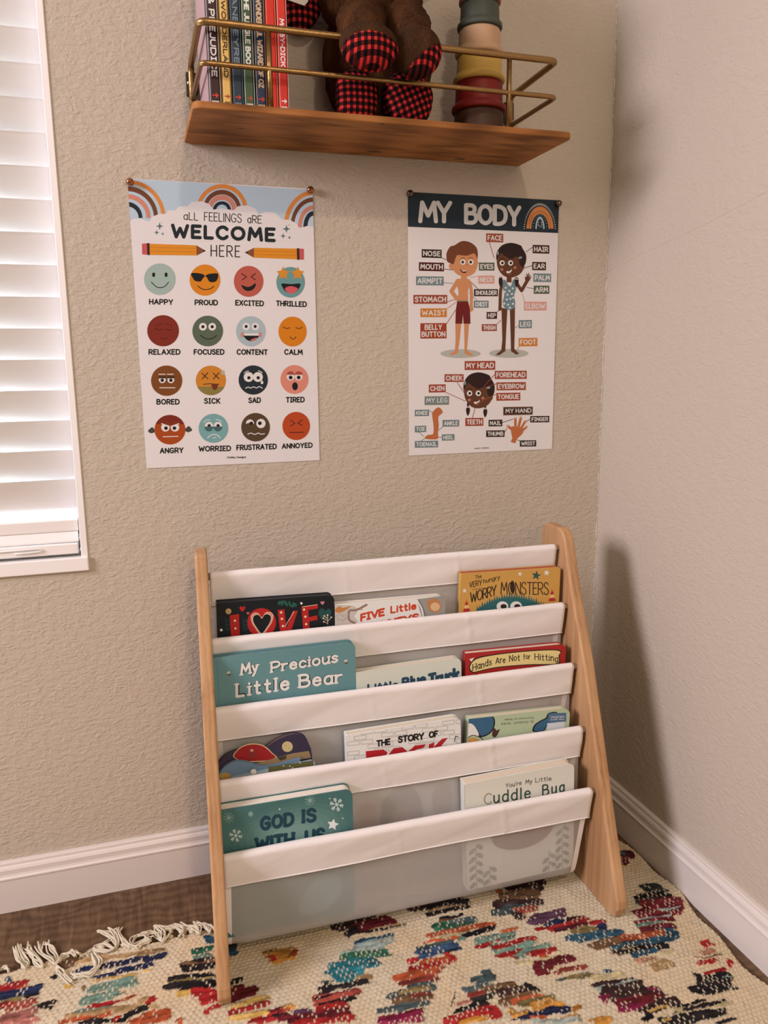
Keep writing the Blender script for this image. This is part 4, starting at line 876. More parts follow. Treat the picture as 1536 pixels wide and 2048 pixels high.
# tier 1, middle: white book with orange-red lettering
def a_five(A):
    A.view(640, 1030, 2.56); T_ = ink(196, 62, 34); OL = ink(96, 70, 56)
    A.blob([(66, 470), (120, 462), (182, 470), (190, 500), (176, 520), (190, 552), (60, 570)], ink(196, 176, 160), 1, 3)
    A.blob([(72, 492), (96, 468), (120, 476), (160, 466), (120, 494), (90, 500)], ink(190, 120, 66), 2, 3); A.line([(238, 460), (188, 486), (150, 492), (150, 536), (176, 552)], 11, ink(142, 112, 98), 2, True); A.line([(206, 474), (214, 486)], 5, ink(180, 110, 66), 2)
    for q in ((84, 520), (100, 508), (118, 516), (132, 530), (96, 536), (116, 540), (140, 510)): A.ell(q[0], q[1], 6, 6, OL, 2, 12); A.ell(q[0], q[1], 4.4, 4.4, ink(206, 190, 176), 3, 12)
    A.text('FIVE', 206, 548, 332, 516, 42, .25, T_, 2, gap=.2); A.text('Little', 360, 506, 494, 484, 40, .22, T_, 2, gap=.24); A.text('MONKEYS', 214, 602, 508, 540, 40, .25, T_, 2, gap=.18)
    A.poly([(494, 432), (640, 410), (640, 520), (524, 530)], ink(150, 138, 128), 1); A.line([(496, 436), (520, 480), (530, 530)], 8, WHT, 2, True); A.line([(504, 434), (530, 482), (540, 530)], 3, OL, 3, True)
    A.blob([(548, 450), (560, 432), (600, 430), (618, 452), (616, 486), (590, 500), (560, 488)], ink(184, 120, 74), 2, 3); A.ell(590, 470, 24, 22, ink(214, 166, 120), 3, 20)
board_book('white board book with orange lettering between the black and mustard ones', 0, .2160, .3983, .1778, .014, WHT, a_five, rad=.012, roll=.01)
# tier 1, right: mustard book
def a_worry(A):
    A.view(640, 1030, 2.56); DK = ink(48, 34, 26); TL = ink(46, 92, 90)
    A.text('The', 794, 330, 828, 322, 20, .12, DK, 2); A.text('VERY', 764, 374, 830, 360, 30, .12, DK, 2); A.text('hungry', 836, 352, 922, 328, 24, .13, DK, 2)
    A.text('WORRY', 768, 452, 904, 412, 56, .10, DK, 2, gap=.12); A.text('MONSTERS', 924, 408, 1172, 410, 66, .075, DK, 2, gap=.16); A.ell(985, 368, 12, 32, DK, 2, 20); A.line([(780, 382), (832, 374)], 2, DK, 2)
    A.star(1107, 310, 26, ink(52, 78, 70), 2, 5, .42, 80); A.star(1024, 302, 13, WHT, 2, 5, .42, 80); A.star(1160, 296, 17, WHT, 2, 5, .42, 80); A.star(740, 388, 13, WHT, 2, 5, .42)
    top = [(720, 520)]
    for i in range(31):
        x = 800 + i * 12.6; a = (x - 985) / 190; y = 414 + 70 * a * a
        top += [(x, y + 10), (x + 5, y - 14 + 6 * math.sin(i * 2.3))]
    A.poly(top + [(1215, 500), (1215, 660), (720, 660)], TL, 3)
    for x in (934, 1004): A.ell(x, 468, 30, 26, WHT, 4, 24); A.ell(x + 6, 468, 16, 12, DK, 5, 18)
    for x, y in ((750, 474), (1188, 420)):
        for i, c in enumerate((ink(170, 44, 44), ink(226, 170, 110), ink(170, 44, 44), ink(206, 110, 40))):
            w_ = 18 - i * 4.5; A.poly([(x - w_, y + 22 - i * 17), (x + w_, y + 20 - i * 17), (x + w_ - 4, y + 4 - i * 17), (x - w_ + 4, y + 6 - i * 17)], c, 4)
    A.poly([(716, 640), (1240, 560), (1240, 760), (716, 820)], ink(196, 96, 82), 4)
board_book('mustard yellow board book with a shaggy teal mound in the top sling', 0, .4250, .6030, .2088, .016, ink(198, 142, 70), a_worry, rad=.006, roll=.02, pagecol=ink(172, 60, 54))
# tier 2, left: teal book
def a_prec(A):
    A.view(370, 1030, 3.746); DK = ink(52, 62, 62)
    A.line([(240, 1090), (258, 1440)], 5, ink(84, 118, 118), 1, cap=False)
    A.text('My', 414, 1206, 550, 1180, 92, .185, WHT, 2, .21, .22, (.05, DK)); A.text('Precious', 640, 1186, 1150, 1106, 88, .19, WHT, 2, .2, .24, (.05, DK))
    A.text('Little', 378, 1372, 784, 1312, 112, .18, WHT, 2, .2, .34, (.045, DK)); A.text('Bear', 850, 1300, 1180, 1262, 106, .18, WHT, 2, .2, .26, (.045, DK))
    for x, y in ((328, 1194), (1206, 1106)): A.ell(x, y, 13, 11, ink(70, 58, 46), 2, 14); A.ell(x + 4, y - 14, 7, 11, ink(196, 186, 170), 2, 12); A.ell(x - 8, y - 12, 6, 10, ink(196, 186, 170), 2, 12); A.line([(x - 2, y - 8), (x - 2, y + 8)], 3, ink(200, 150, 70), 3)
    A.local(); A.T = lambda p: p
    A.ell(0, .05, .05, .055, ink(150, 104, 66), 1)
board_book('teal board book with cream lettering at the left of the second sling', 1, .0245, .2415, .2195, .017, ink(100, 132, 130), a_prec, rad=.010, roll=-.005, pagecol=ink(88, 116, 114))
# tier 2, middle
def a_blue(A):
    A.view(640, 1030, 2.56); B_ = ink(42, 66, 84)
    A.text('Little', 242, 912, 402, 890, 46, .24, B_, 2, .16, .3); A.text('Blue', 418, 894, 544, 866, 60, .24, B_, 2, .16, .24); A.text('Truck', 552, 882, 716, 846, 70, .24, B_, 2, .16, .2)
    A.local(); A.T = lambda p: p
    fill(A, ink(186, 192, 180), 1, -.1, .1, .06, .13); A.blob([(-.06, .02), (-.05, .055), (-.01, .06), (.0, .085), (.05, .085), (.055, .05), (.07, .02)], ink(70, 108, 128), 2)
board_book('cream board book with navy lettering in the middle of the second sling', 1, .2437, .4190, .1728, .015, ink(206, 196, 176), a_blue, rad=.010, roll=-.025)
# tier 2, right
def a_hands(A):
    A.view(640, 1030, 2.56); DK = ink(46, 30, 26)
    A.blob([(762, 776), (800, 732), (900, 712), (1040, 696), (1180, 688), (1236, 696), (1226, 720), (1226, 762), (1180, 768), (1060, 770), (900, 784), (800, 806), (776, 806)], DK, 2, 4)
    A.blob([(768, 776), (802, 738), (900, 717), (1040, 701), (1180, 693), (1230, 700), (1221, 720), (1221, 758), (1180, 763), (1060, 765), (900, 779), (800, 801), (780, 801)], ink(222, 190, 124), 3, 4)
    for t_, x0, y0, x1, y1, h in (('Hands', 780, 800, 880, 768, 36), ('Are', 898, 764, 950, 756, 34), ('Not', 968, 752, 1024, 746, 34), ('for', 1040, 742, 1078, 738, 30), ('Hitting', 1098, 742, 1220, 752, 34)): A.text(t_, x0, y0, x1, y1, h, .125, DK, 4, .12, .26, hop=(0, .05, -.04, .03))
    A.poly([(764, 738), (790, 730), (776, 752)], ink(224, 204, 170), 3)
    A.local(); A.T = lambda p: p
    A.blob([(-.05, .0), (-.055, .06), (-.03, .11), (.03, .11), (.05, .06), (.045, 0)], ink(206, 140, 110), 1)
board_book('red board book with a yellow banner at the right of the second sling', 1, .4195, .5985, .1785, .015, ink(164, 38, 36), a_hands, rad=.010, roll=.02)
# tier 3, left: shaped books
def shaped(label, u0, u1, h, th, dv, c, pts, art, dz=0):
    board_book(label, 2, u0, u1, h, th, c, art, outline=pts, dv=dv, rad=None, dz=dz, pagecol=ink(120, 84, 60))
NAV, PUR = ink(104, 122, 138), ink(56, 46, 62)
o1 = [(-.072, 0), (-.072, .150)] + [tuple(p) for p in smooth_path([(-.071, .156), (-.058, .172), (-.035, .179), (-.012, .176), (.004, .178), (.022, .188), (.045, .193), (.062, .186), (.071, .166)], 5)] + [(.0722, .155), (.0722, 0)]
def a_w1(A):
    A.view(400, 1400, 3.491)
    A.blob([(232, 396), (262, 346), (310, 316), (370, 304), (430, 312), (470, 334), (506, 370), (536, 400), (480, 424), (400, 432), (300, 430)], ink(206, 176, 130), 1, 4); A.blob([(238, 396), (266, 350), (312, 322), (370, 310), (428, 318), (466, 340), (502, 374), (528, 398), (480, 418), (400, 426), (300, 424)], ink(152, 32, 34), 2, 4)
    A.ell(610, 326, 38, 37, ink(196, 168, 120), 2, 28); A.ell(598, 318, 6, 6, ink(176, 146, 100), 3, 10); A.ell(622, 338, 5, 5, ink(176, 146, 100), 3, 10)
    A.line([(366, 346), (356, 362), (372, 374), (362, 396)], 14, ink(104, 60, 46), 3, True); A.ell(362, 352, 12, 10, ink(196, 150, 110), 4, 12)
    A.poly([(240, 440), (400, 440), (530, 402), (650, 372), (760, 356), (775, 402), (640, 430), (500, 470), (240, 500)], ink(148, 116, 80), 1); A.poly([(540, 400), (606, 386), (600, 412), (560, 424)], ink(66, 60, 40), 2)
    A.local(); A.T = lambda p: p
board_book_wavy = shaped('wavy topped purple and red board book at the left of the third sling', .0190, .1635, .193, .009, .008, PUR, o1, a_w1)
o2 = [(-.062, 0), (-.062, .132)] + [tuple(p) for p in smooth_path([(-.0615, .142), (-.052, .158), (-.035, .166), (-.018, .163), (.0, .154), (.02, .151), (.062, .156)], 5)] + [(.062, 0)]
def a_w2(A):
    A.view(400, 1400, 3.491); A.ell(178, 536, 40, 30, ink(176, 132, 66), 1, 24)
shaped('grey blue rounded board book in front of the purple and red one', .0205, .1445, .168, .005, .002, NAV, o2, a_w2)
o3 = [(-.076, 0), (-.076, .140), (-.0745, .1435), (-.071, .145), (.070, .1525), (.076, .149), (.076, 0)]
def a_w3(A):
    A.view(400, 1400, 3.491); A.poly([(478, 452), (790, 400), (800, 560), (478, 560)], ink(92, 86, 50), 1); A.ell(374, 500, 20, 20, ink(216, 196, 180), 1, 18)
    for q in ((532, 454), (584, 460), (628, 462), (646, 474), (700, 440)): A.ell(q[0], q[1], 4, 5, WHT, 2, 8)
shaped('short grey and olive board book in front of the rounded grey blue one', .0400, .1655, .1525, .0035, -.0022, ink(146, 156, 158), [(x * .825, z) for x, z in o3], a_w3)
# tier 3, middle
def a_rock(A):
    A.view(680, 1390, 2.648); BRK = ink(186, 172, 158); R_ = ink(176, 34, 38); K_ = ink(34, 28, 28)
    for r_ in range(9):
        y = 168 + r_ * 26
        for i in range(9):
            if (i * 7 + r_ * 5) % 3 == 0: continue
            x = 40 + i * 72 + (r_ % 2) * 36; s = -.115
            for p, q in (((x, y), (x + 62, y)), ((x + 62, y), (x + 62, y + 20)), ((x, y), (x, y + 20)), ((x, y + 20), (x + 62, y + 20))): A.line([(p[0], p[1] + (p[0] - 300) * s), (q[0], q[1] + (q[0] - 300) * s)], 4, BRK, 1, cap=False)
    A.text('THE', 192, 276, 268, 264, 36, .24, K_, 3); A.text('STORY', 306, 256, 446, 236, 38, .24, K_, 3); A.text('OF', 470, 230, 520, 222, 36, .24, K_, 3)
    A.poly([(136, 298), (230, 288), (252, 304), (238, 330), (140, 340)], R_, 3); A.poly([(252, 322), (284, 282), (330, 276), (358, 300), (340, 330)], R_, 3); A.poly([(362, 300), (396, 268), (456, 260), (442, 280), (400, 290), (390, 320)], R_, 3); A.poly([(470, 262), (500, 250), (496, 276), (540, 232), (572, 226), (520, 290), (470, 300)], R_, 3)
    A.line([(606, 246), (612, 218), (626, 222)], 4, K_, 3)
    A.local(); A.T = lambda p: p
    A.blob([(-.04, .0), (-.044, .03), (-.036, .068), (-.010, .086), (.018, .070), (.028, .03), (.024, .0)], ink(62, 58, 60), 2); A.blob([(-.026, .0), (-.028, .03), (-.012, .05), (.006, .04), (.012, 0)], ink(190, 130, 104), 3); A.ell(-.066, .05, .016, .02, ink(206, 128, 110), 2); A.ell(.06, .05, .018, .03, ink(150, 120, 100), 2)
board_book('white brick patterned board book with red lettering in the third sling', 2, .2186, .4040, .1852, .016, WHT, a_rock, rad=.009, roll=-.02, pagecol=ink(214, 190, 164))
# tier 3, right: upside-down book
def a_ups(A):
    A.view(680, 1390, 2.648); BL, DK = ink(58, 92, 116), ink(38, 32, 34)
    A.blob([(668, 130), (700, 106), (780, 104), (816, 120), (820, 160), (800, 200), (760, 222), (736, 220), (716, 180), (668, 150)], DK, 1, 4); A.blob([(672, 132), (702, 110), (780, 108), (810, 122), (812, 160), (794, 196), (760, 214), (744, 212), (722, 176), (676, 148)], BL, 2, 4)
    A.blob([(664, 168), (690, 150), (716, 170), (736, 214), (700, 216), (664, 220)], WHT, 2, 3); A.line([(666, 236), (700, 214), (740, 224), (760, 240)], 4, DK, 3, True); A.ell(704, 240, 30, 14, ink(206, 140, 70), 3)
    A.blob([(806, 216), (810, 184), (820, 176), (830, 188), (846, 180), (836, 206), (822, 224)], ink(78, 46, 38), 3, 3)
    A.blob([(1022, 194), (1028, 160), (1060, 136), (1090, 120), (1104, 96), (1150, 92), (1150, 140), (1100, 160), (1080, 190)], DK, 1, 4); A.blob([(1030, 190), (1036, 162), (1062, 142), (1096, 124), (1108, 100), (1150, 96), (1150, 140), (1098, 158), (1076, 188)], BL, 2, 4)
    A.poly([(1104, 98), (1198, 94), (1198, 140), (1104, 146)], ink(78, 102, 124), 3); A.poly([(1098, 150), (1188, 142), (1190, 200), (1094, 200)], ink(208, 200, 196), 3)
    g = ink(96, 108, 92)
    for t_, x0, y0, x1, y1, h in (('By', 1024, 134, 1008, 136, 13), ('Elizabeth', 996, 137, 918, 143, 13), ('Verdick', 906, 144, 852, 148, 13), ('Illustrated', 1026, 116, 946, 121, 11), ('by', 938, 122, 922, 123, 11), ('Marieka', 914, 124, 872, 126, 11)):
        A.up = np.array((.04, 1.)); A.text(t_, x0, y0, x1, y1, h, .13, g, 3, plainI=True)
    for t_, x0, y0, x1, y1 in (('free', 1186, 124, 1160, 125), ('spirit', 1152, 125, 1116, 127), ('PUBLISHING', 1188, 110, 1116, 113)): A.text(t_, x0, y0, x1, y1, 9, .14, WHT, 5)
board_book('pale green board book with blue clouds, upside down, right of the third sling', 2, .4075, .5870, .1795, .014, ink(176, 178, 142), a_ups, rad=.012, roll=.035)
# tier 4, left: snowflake book
def flake(A, x, y, r, c, n=6, w=3, br=True):
    for i in range(n):
        a = math.radians(i * 360 / n + 12); dx, dy = math.cos(a), math.sin(a); A.line([(x, y), (x + r * dx, y + r * dy)], w, c, 2, cap=False)
        if br:
            for f in (.5, .75):
                for s in (-1, 1):
                    a2 = a + s * .9; A.line([(x + f * r * dx, y + f * r * dy), (x + f * r * dx + .3 * r * math.cos(a2), y + f * r * dy + .3 * r * math.sin(a2))], w, c, 2, cap=False)
def a_god(A):
    A.view(400, 1400, 3.491); DT = ink(34, 62, 72); PW = ink(206, 206, 194)
    for i in range(7):
        k_ = 1.18 - i * .13; A.blob([(640 + (x - 640) * k_, 960 + (y - 960) * k_) for x, y in ((300, 1040), (320, 900), (420, 830), (560, 770), (760, 730), (940, 760), (1010, 880), (960, 1000), (700, 1080), (420, 1120))], ink(74 + i * 7, 107 + i * 5.6, 101 + i * 4.8), 1 + i * .12)
    A.text('GOD', 418, 918, 660, 880, 104, .24, DT, 3, .2, .3); A.text('IS', 708, 866, 816, 852, 104, .24, DT, 3, .2, .3, plainI=True); A.text('WITH', 380, 1068, 664, 1024, 108, .24, DT, 3, .2, .26, plainI=True); A.text('US', 730, 1018, 878, 992, 108, .24, DT, 3, .2, .26)
    flake(A, 954, 730, 48, PW, w=5); flake(A, 250, 946, 46, PW, w=4); flake(A, 768, 700, 38, ink(160, 176, 162), 10, 3, False); flake(A, 202, 822, 40, ink(150, 168, 154), 10, 3, False); flake(A, 354, 796, 18, ink(150, 170, 156), 6, 4)
    A.star(928, 870, 42, ink(226, 216, 206), 4, 5, .5, 80); A.ell(556, 762, 6, 6, PW, 2, 10); A.ell(906, 688, 5, 5, PW, 2, 10); A.ell(996, 826, 5, 5, PW, 2, 10); A.ell(440, 1020, 4, 4, PW, 2, 8)
    A.local(); A.T = lambda p: p
    A.blob([(.01, .02), (.04, .012), (.07, .03), (.075, .06), (.05, .072), (.02, .05)], ink(104, 132, 128), 2)
board_book('dark teal board book with snowflakes at the left of the bottom sling', 3, .0225, .2157, .2050, .021, ink(70, 104, 98), a_god, rad=.011, roll=-.006, pagecol=ink(226, 204, 184))
# tier 4, right
def a_bug(A):
    A.view(680, 1390, 2.648); GN, GR = ink(52, 70, 56), ink(146, 132, 112)
    A.text("You're", 876, 494, 962, 476, 25, .12, ink(60, 56, 52), 3); A.text('My', 982, 474, 1018, 468, 25, .12, ink(60, 56, 52), 3); A.text('Little', 1034, 464, 1120, 454, 25, .12, ink(60, 56, 52), 3)
    A.text('C', 762, 584, 806, 576, 60, .10, GR, 3); A.text('uddle', 812, 576, 1010, 548, 66, .12, GN, 3, gap=.34); A.text('Bug', 1070, 538, 1190, 514, 62, .13, GN, 3, gap=.4)
    A.local(); A.T = lambda p: p
    A.blob([(-.052, .092), (-.046, .070), (-.020, .056), (.016, .054), (.046, .066), (.060, .088), (.056, .110), (.03, .122), (-.02, .122), (-.046, .112)], ink(118, 72, 54), 2)
    SG_ = ink(96, 108, 92)
    for x, z, hh in ((-.078, .0, .075), (.074, .0, .075), (.05, .0, .04), (-.055, 0, .035)):
        A.line([(x, z), (x, z + hh)], .0012, SG_, 2)
        for i in range(int(hh / .015)):
            for s in (-1, 1): A.ell(x + s * .0065, z + .010 + i * .015 + s * .003, .0070, .0036, SG_, 2, 12, rot=-s * 40)
board_book('cream board book with green handwritten lettering at the right of the bottom sling', 3, 0.3990, .5885, .1862, .020, ink(216, 200, 182), a_bug, rad=.010, roll=-.03)

# ================================================================ rag rug
RUGZ = .0045
RX0_, RX1_, RY0_, RY1_ = -1.62, -.0185, -1.30, -.1585
CROPS = {1: (0, 1840, 5.12), 2: (280, 1840, 5.12), 3: (560, 1780, 5.12), 4: (760, 1740, 5.12), 5: (960, 1720, 5.12), 6: (1236, 1700, 5.12), 7: (860, 1880, 4.518), 8: (1180, 1880, 4.315)}
PALT = {'K': (30, 26, 27), 'N': (32, 40, 66), 'M': (82, 32, 38), 'R': (158, 36, 34), 'O': (176, 78, 44), 'Y': (198, 150, 76), 'T': (42, 106, 112), 'G': (44, 92, 68), 'g': (104, 124, 106), 'B': (104, 72, 48), 'b': (166, 126, 84),
        'P': (176, 104, 88), 'm': (136, 32, 64), 'V': (88, 54, 72), 'S': (52, 72, 96), 's': (72, 82, 80), 'D': (56, 36, 34), 'd': (104, 30, 36), 'E': (46, 48, 46), 'q': (40, 72, 86), 'w': (150, 154, 140), 'c': (196, 168, 122), 'C': (132, 108, 66), 'r': (150, 62, 50), 'o': (196, 128, 52), 'p': (188, 124, 92)}
STRIPS = '''1 0 700 310 650 60 R;1 0 780 320 700 60 O;1 70 620 150 570 60 q;1 200 660 300 630 34 R;1 0 880 240 800 60 C;1 0 910 60 880 50 N;1 240 800 430 740 36 K;1 0 930 390 830 70 r;1 280 930 590 830 36 K;1 400 920 560 880 22 K;1 0 1020 390 965 90 P;1 0 1075 380 1040 60 P
1 550 590 600 545 40 K;1 640 480 830 410 70 B;1 830 440 1536 310 34 b;1 750 545 1536 372 46 N;1 960 595 1536 455 48 N;1 930 635 1420 548 22 Y;1 700 670 790 645 44 Y;1 890 720 1400 620 72 g;1 800 850 1250 750 72 g;1 720 970 1160 860 60 g;1 860 910 1220 840 40 R;1 1280 815 1420 780 30 O;1 620 1010 1420 880 54 b;1 620 1055 1180 965 44 O;1 1250 985 1536 890 46 K;1 800 1065 1300 1005 40 K;1 1180 1020 1240 990 60 R;1 1330 1060 1536 990 60 O;1 830 720 890 690 50 b
2 0 420 280 340 46 N;2 0 485 130 440 50 N;2 0 525 120 512 14 Y;2 0 350 250 300 40 b;2 640 190 770 200 70 q;2 510 325 770 300 60 G;2 520 385 770 365 40 g;2 380 480 770 400 40 K;2 390 462 770 430 22 B;2 370 515 780 465 56 K;2 230 635 780 545 56 K;2 270 655 780 585 26 C;2 240 690 780 625 52 K;2 390 705 790 665 52 K;2 390 765 560 730 44 Y
2 870 265 1000 255 70 E;2 870 335 985 325 60 q;2 540 745 800 745 80 R;2 560 845 800 790 80 R;2 705 935 810 880 56 R;2 900 660 1060 605 40 K;2 900 735 1070 695 90 d;2 900 800 1190 715 80 d;2 920 905 1340 800 66 Y;2 890 962 1330 860 56 R;2 900 1015 1400 935 50 Y;2 1330 965 1536 900 60 d;2 1140 1045 1536 975 60 R;2 1380 1005 1536 985 40 K;2 70 830 150 800 66 R;2 0 850 60 810 50 b;2 0 925 110 870 50 K;2 90 920 180 880 66 b;2 0 1005 320 935 70 O;2 0 1060 330 1000 60 O;2 380 1065 480 1005 60 O
3 -140 670 190 640 90 o;3 -120 740 170 690 50 o;3 -130 720 -30 690 44 R;3 100 690 150 640 40 O
3 510 380 990 220 120 D;3 600 330 980 200 90 D;3 740 405 1150 300 90 d;3 690 470 790 400 60 K;3 780 455 1290 350 14 K;3 900 415 1280 340 18 b;3 750 552 1190 455 44 q;3 740 610 1190 495 70 w;3 630 675 1080 590 56 w;3 630 705 1130 640 60 G;3 490 815 1010 730 100 T;3 540 880 900 820 90 T;3 570 920 780 880 60 T;3 430 965 560 920 36 s;3 790 905 950 880 50 b;3 380 1015 560 960 30 K;3 410 1035 950 930 56 K;3 340 1125 800 1040 60 r;3 340 1112 560 1075 26 K;3 340 1175 790 1085 60 r;3 400 1195 820 1110 40 K;3 330 1225 720 1175 60 R;3 -20 1255 120 1200 60 O;3 60 1230 150 1190 56 o;3 130 1275 330 1250 56 V;3 -20 1330 120 1290 60 d;3 100 1345 720 1250 84 d;3 150 1372 720 1310 60 R
3 950 1255 1536 1140 56 s;3 1010 1335 1490 1225 64 d;3 970 1372 1470 1285 80 m
4 80 335 950 205 70 E;4 280 390 880 290 70 D;4 280 420 430 390 56 D;4 440 400 890 320 44 K;4 480 425 900 360 18 b;4 440 465 920 380 34 K;4 600 492 850 460 28 K;4 600 530 760 500 26 B;4 540 605 1000 505 70 G;4 700 550 1000 500 44 s;4 480 695 1170 545 46 O;4 600 695 960 625 26 c;4 840 685 1200 590 40 K;4 790 715 890 690 38 g;4 490 745 780 690 28 O;4 350 820 780 735 50 s;4 370 875 820 775 80 S;4 640 865 820 795 20 K;4 260 950 400 920 50 R;4 390 965 760 895 60 O;4 290 1025 640 960 60 R;4 680 905 760 930 90 R;4 130 1115 650 1025 64 O;4 190 1175 640 1085 60 r;4 260 1205 560 1135 26 s;4 80 1295 580 1200 60 s;4 220 1255 500 1200 38 C;4 80 1355 560 1275 60 B;4 300 1305 500 1270 36 r
4 970 740 1420 655 70 g;4 1220 635 1380 610 28 O;4 1000 805 1180 745 44 R;4 1140 805 1300 760 46 g;4 1170 815 1536 695 42 R;4 1170 865 1536 765 46 g;4 1200 885 1480 825 34 R;4 1010 1045 1150 1050 60 s;4 950 1115 1200 1100 60 s;4 1000 1190 1150 1180 66 s;4 850 1235 1010 1210 40 s;4 1020 1235 1380 1165 60 B;4 880 1295 1040 1270 36 r;4 1440 1170 1536 1205 46 K;4 1250 1295 1536 1240 60 D
5 220 240 660 180 120 D;5 270 300 640 250 110 D;5 170 335 270 320 40 O;5 190 375 620 340 84 B;5 130 455 680 430 64 D;5 140 535 560 480 70 s;5 380 520 560 500 60 r;5 330 570 420 570 56 D;5 490 615 880 530 76 V;5 540 655 700 620 46 V;5 690 675 860 615 50 N;5 860 612 1060 590 40 D;5 720 712 1110 602 44 R;5 780 725 1130 650 40 M;5 570 722 690 690 22 R;5 1120 660 1300 620 38 R;5 1210 700 1320 670 60 N;5 890 745 1210 700 54 C;5 890 815 1470 730 56 q;5 1140 885 1536 805 66 B;5 1340 915 1536 875 48 q;5 1360 980 1430 940 50 B;5 1400 955 1536 925 30 K
5 110 920 330 860 44 g;5 150 912 560 792 44 R;5 170 972 540 855 54 g;5 180 992 460 922 32 R;5 390 982 720 880 60 g;5 520 972 770 912 54 R;5 570 1005 700 980 26 O;5 350 1005 410 1020 24 r;5 360 1062 840 1010 32 c;5 550 1132 720 1120 96 d;5 570 1085 950 1000 60 d;5 750 1155 1110 1080 36 r;5 780 1215 1180 1155 26 s;5 900 1205 1200 1160 40 C;5 1310 1142 1380 1130 46 q
6 20 60 160 40 70 M;6 20 135 120 100 56 d;6 30 45 90 30 30 s;6 250 405 470 395 80 E;6 160 505 520 470 66 K;6 200 545 380 520 56 E;6 230 592 650 532 90 d;6 170 645 690 592 50 d;6 400 622 650 592 20 w;6 200 685 680 642 38 d;6 240 712 550 672 24 w;6 150 752 600 702 34 d;6 190 782 500 732 24 g;6 210 812 630 762 38 d;6 230 852 610 792 34 M;6 0 920 500 852 60 O;6 480 862 600 852 90 q;6 30 982 600 902 50 q;6 0 1042 500 982 48 K;6 0 1012 200 992 12 b;6 120 1092 460 1025 38 q;6 150 1142 380 1105 46 p;6 320 1185 530 1155 96 b;6 400 1062 580 1032 44 c
6 900 972 980 945 66 R;6 860 1062 1020 1022 40 p;6 810 1182 1010 1112 34 R;6 820 1105 1080 1065 10 B;6 870 1282 1160 1192 28 R;6 1140 1132 1230 1155 80 R;6 780 1295 860 1310 86 K;6 890 1322 1190 1262 44 K;6 850 1352 1200 1302 20 w;6 830 1405 1200 1355 90 K;6 1190 1402 1290 1420 28 K
7 350 560 580 480 44 E;7 330 502 460 470 40 r;7 590 492 960 440 56 D;7 820 390 960 450 44 K;7 600 562 960 502 66 B;7 740 562 1010 512 56 O;7 800 592 1140 522 48 C;7 900 632 1180 562 66 o;7 730 612 790 700 46 o;7 780 702 1300 612 56 N;7 740 702 900 642 32 o;7 1290 602 1380 650 64 o;7 940 722 1090 705 28 O;7 1180 732 1370 672 36 o;7 930 745 1340 722 36 w;7 230 642 510 572 46 K;7 130 742 600 632 76 R;7 500 612 610 690 70 R;7 260 755 540 702 36 o;7 230 582 370 562 28 P;7 190 600 240 470 10 K
8 20 405 340 342 34 D;8 40 432 380 362 24 w;8 100 442 480 382 56 D;8 180 492 640 442 76 D;8 80 522 180 500 56 m;8 240 562 640 482 74 d;8 530 432 580 400 46 m;8 250 602 480 562 56 m;8 440 622 760 512 56 D;8 500 622 700 562 16 Y;8 700 592 1010 512 24 K;8 700 612 1240 532 24 c;8 680 642 1180 512 18 K;8 690 662 1000 602 20 c;8 640 692 1060 602 18 K;8 620 722 1160 622 60 K;8 1080 722 1250 692 28 K;8 450 692 590 652 46 K;8 640 702 700 682 22 Y;8 0 342 260 292 46 c;8 20 722 160 692 60 o;8 880 440 1240 380 60 K'''
def rug_xy(cr, x, y):
    x0, y0, s = CROPS[cr]; p = on_plane(x0 + x / s, y0 + y / s, np.array([0., 0., 1.]), RUGZ + .002); return p[:2]
segs = []
for tok in STRIPS.replace('\n', ';').split(';'):
    f = tok.split(); cr = int(f[0]); x0, y0, x1, y1, th = map(float, f[1:6])
    a, b_ = rug_xy(cr, x0, y0), rug_xy(cr, x1, y1)
    xm, ym = (x0 + x1) / 2, (y0 + y1) / 2
    t = np.linalg.norm(rug_xy(cr, xm, ym + th / 2) - rug_xy(cr, xm, ym - th / 2))
    # rags are woven in along the weft, so every strip runs nearly straight along the rows
    segs.append((a, b_, t * .62, f[6]))
# the pattern goes on towards the room: zigzag bands of rag strips
rr = random.Random(11)
for band in range(4):
    yb = -.66 - band * .17
    for i in range(140):
        x = rr.uniform(RX0_, RX1_ - .06); ph = abs(((x + .2 * band) / .19) % 2 - 1); y = yb + .11 * ph + rr.uniform(-.035, .035); L = rr.uniform(.03, .10)
        segs.append((np.array((x, y)), np.array((min(x + L, RX1_ - .01), y + rr.uniform(-.004, .004))), rr.uniform(.004, .010), rr.choice('KNMROYTGgBbPmVSsDdq')))
for i in range(60):
    x = rr.uniform(RX0_, -1.10); y = rr.uniform(-.62, -.19); L = rr.uniform(.04, .10)
    if abs(((x) / .16) % 2 - 1) < .55: segs.append((np.array((x, y)), np.array((x + L, y)), rr.uniform(.005, .010), rr.choice('KNMROYTGgBbPV')))
DX = .0020
nx, ny = int((RX1_ - RX0_) / DX), int((RY1_ - RY0_) / DX)
gx = RX0_ + DX * np.arange(nx + 1); gy = RY0_ + DX * np.arange(ny + 1)
X, Y = np.meshgrid(gx, gy)
rs = np.random.RandomState(5)
def vnoise(step, seed):
    r = np.random.RandomState(seed); mx, my = int(nx / step) + 3, int(ny / step) + 3; g = r.rand(my, mx)
    fx, fy = np.arange(nx + 1) / step, np.arange(ny + 1) / step; ix, iy = fx.astype(int), fy.astype(int); tx, ty = fx - ix, fy - iy
    tx, ty = tx * tx * (3 - 2 * tx), ty * ty * (3 - 2 * ty)
    return (g[np.ix_(iy, ix)] * (1 - tx) + g[np.ix_(iy, ix + 1)] * tx) * (1 - ty)[:, None] + (g[np.ix_(iy + 1, ix)] * (1 - tx) + g[np.ix_(iy + 1, ix + 1)] * tx) * ty[:, None]
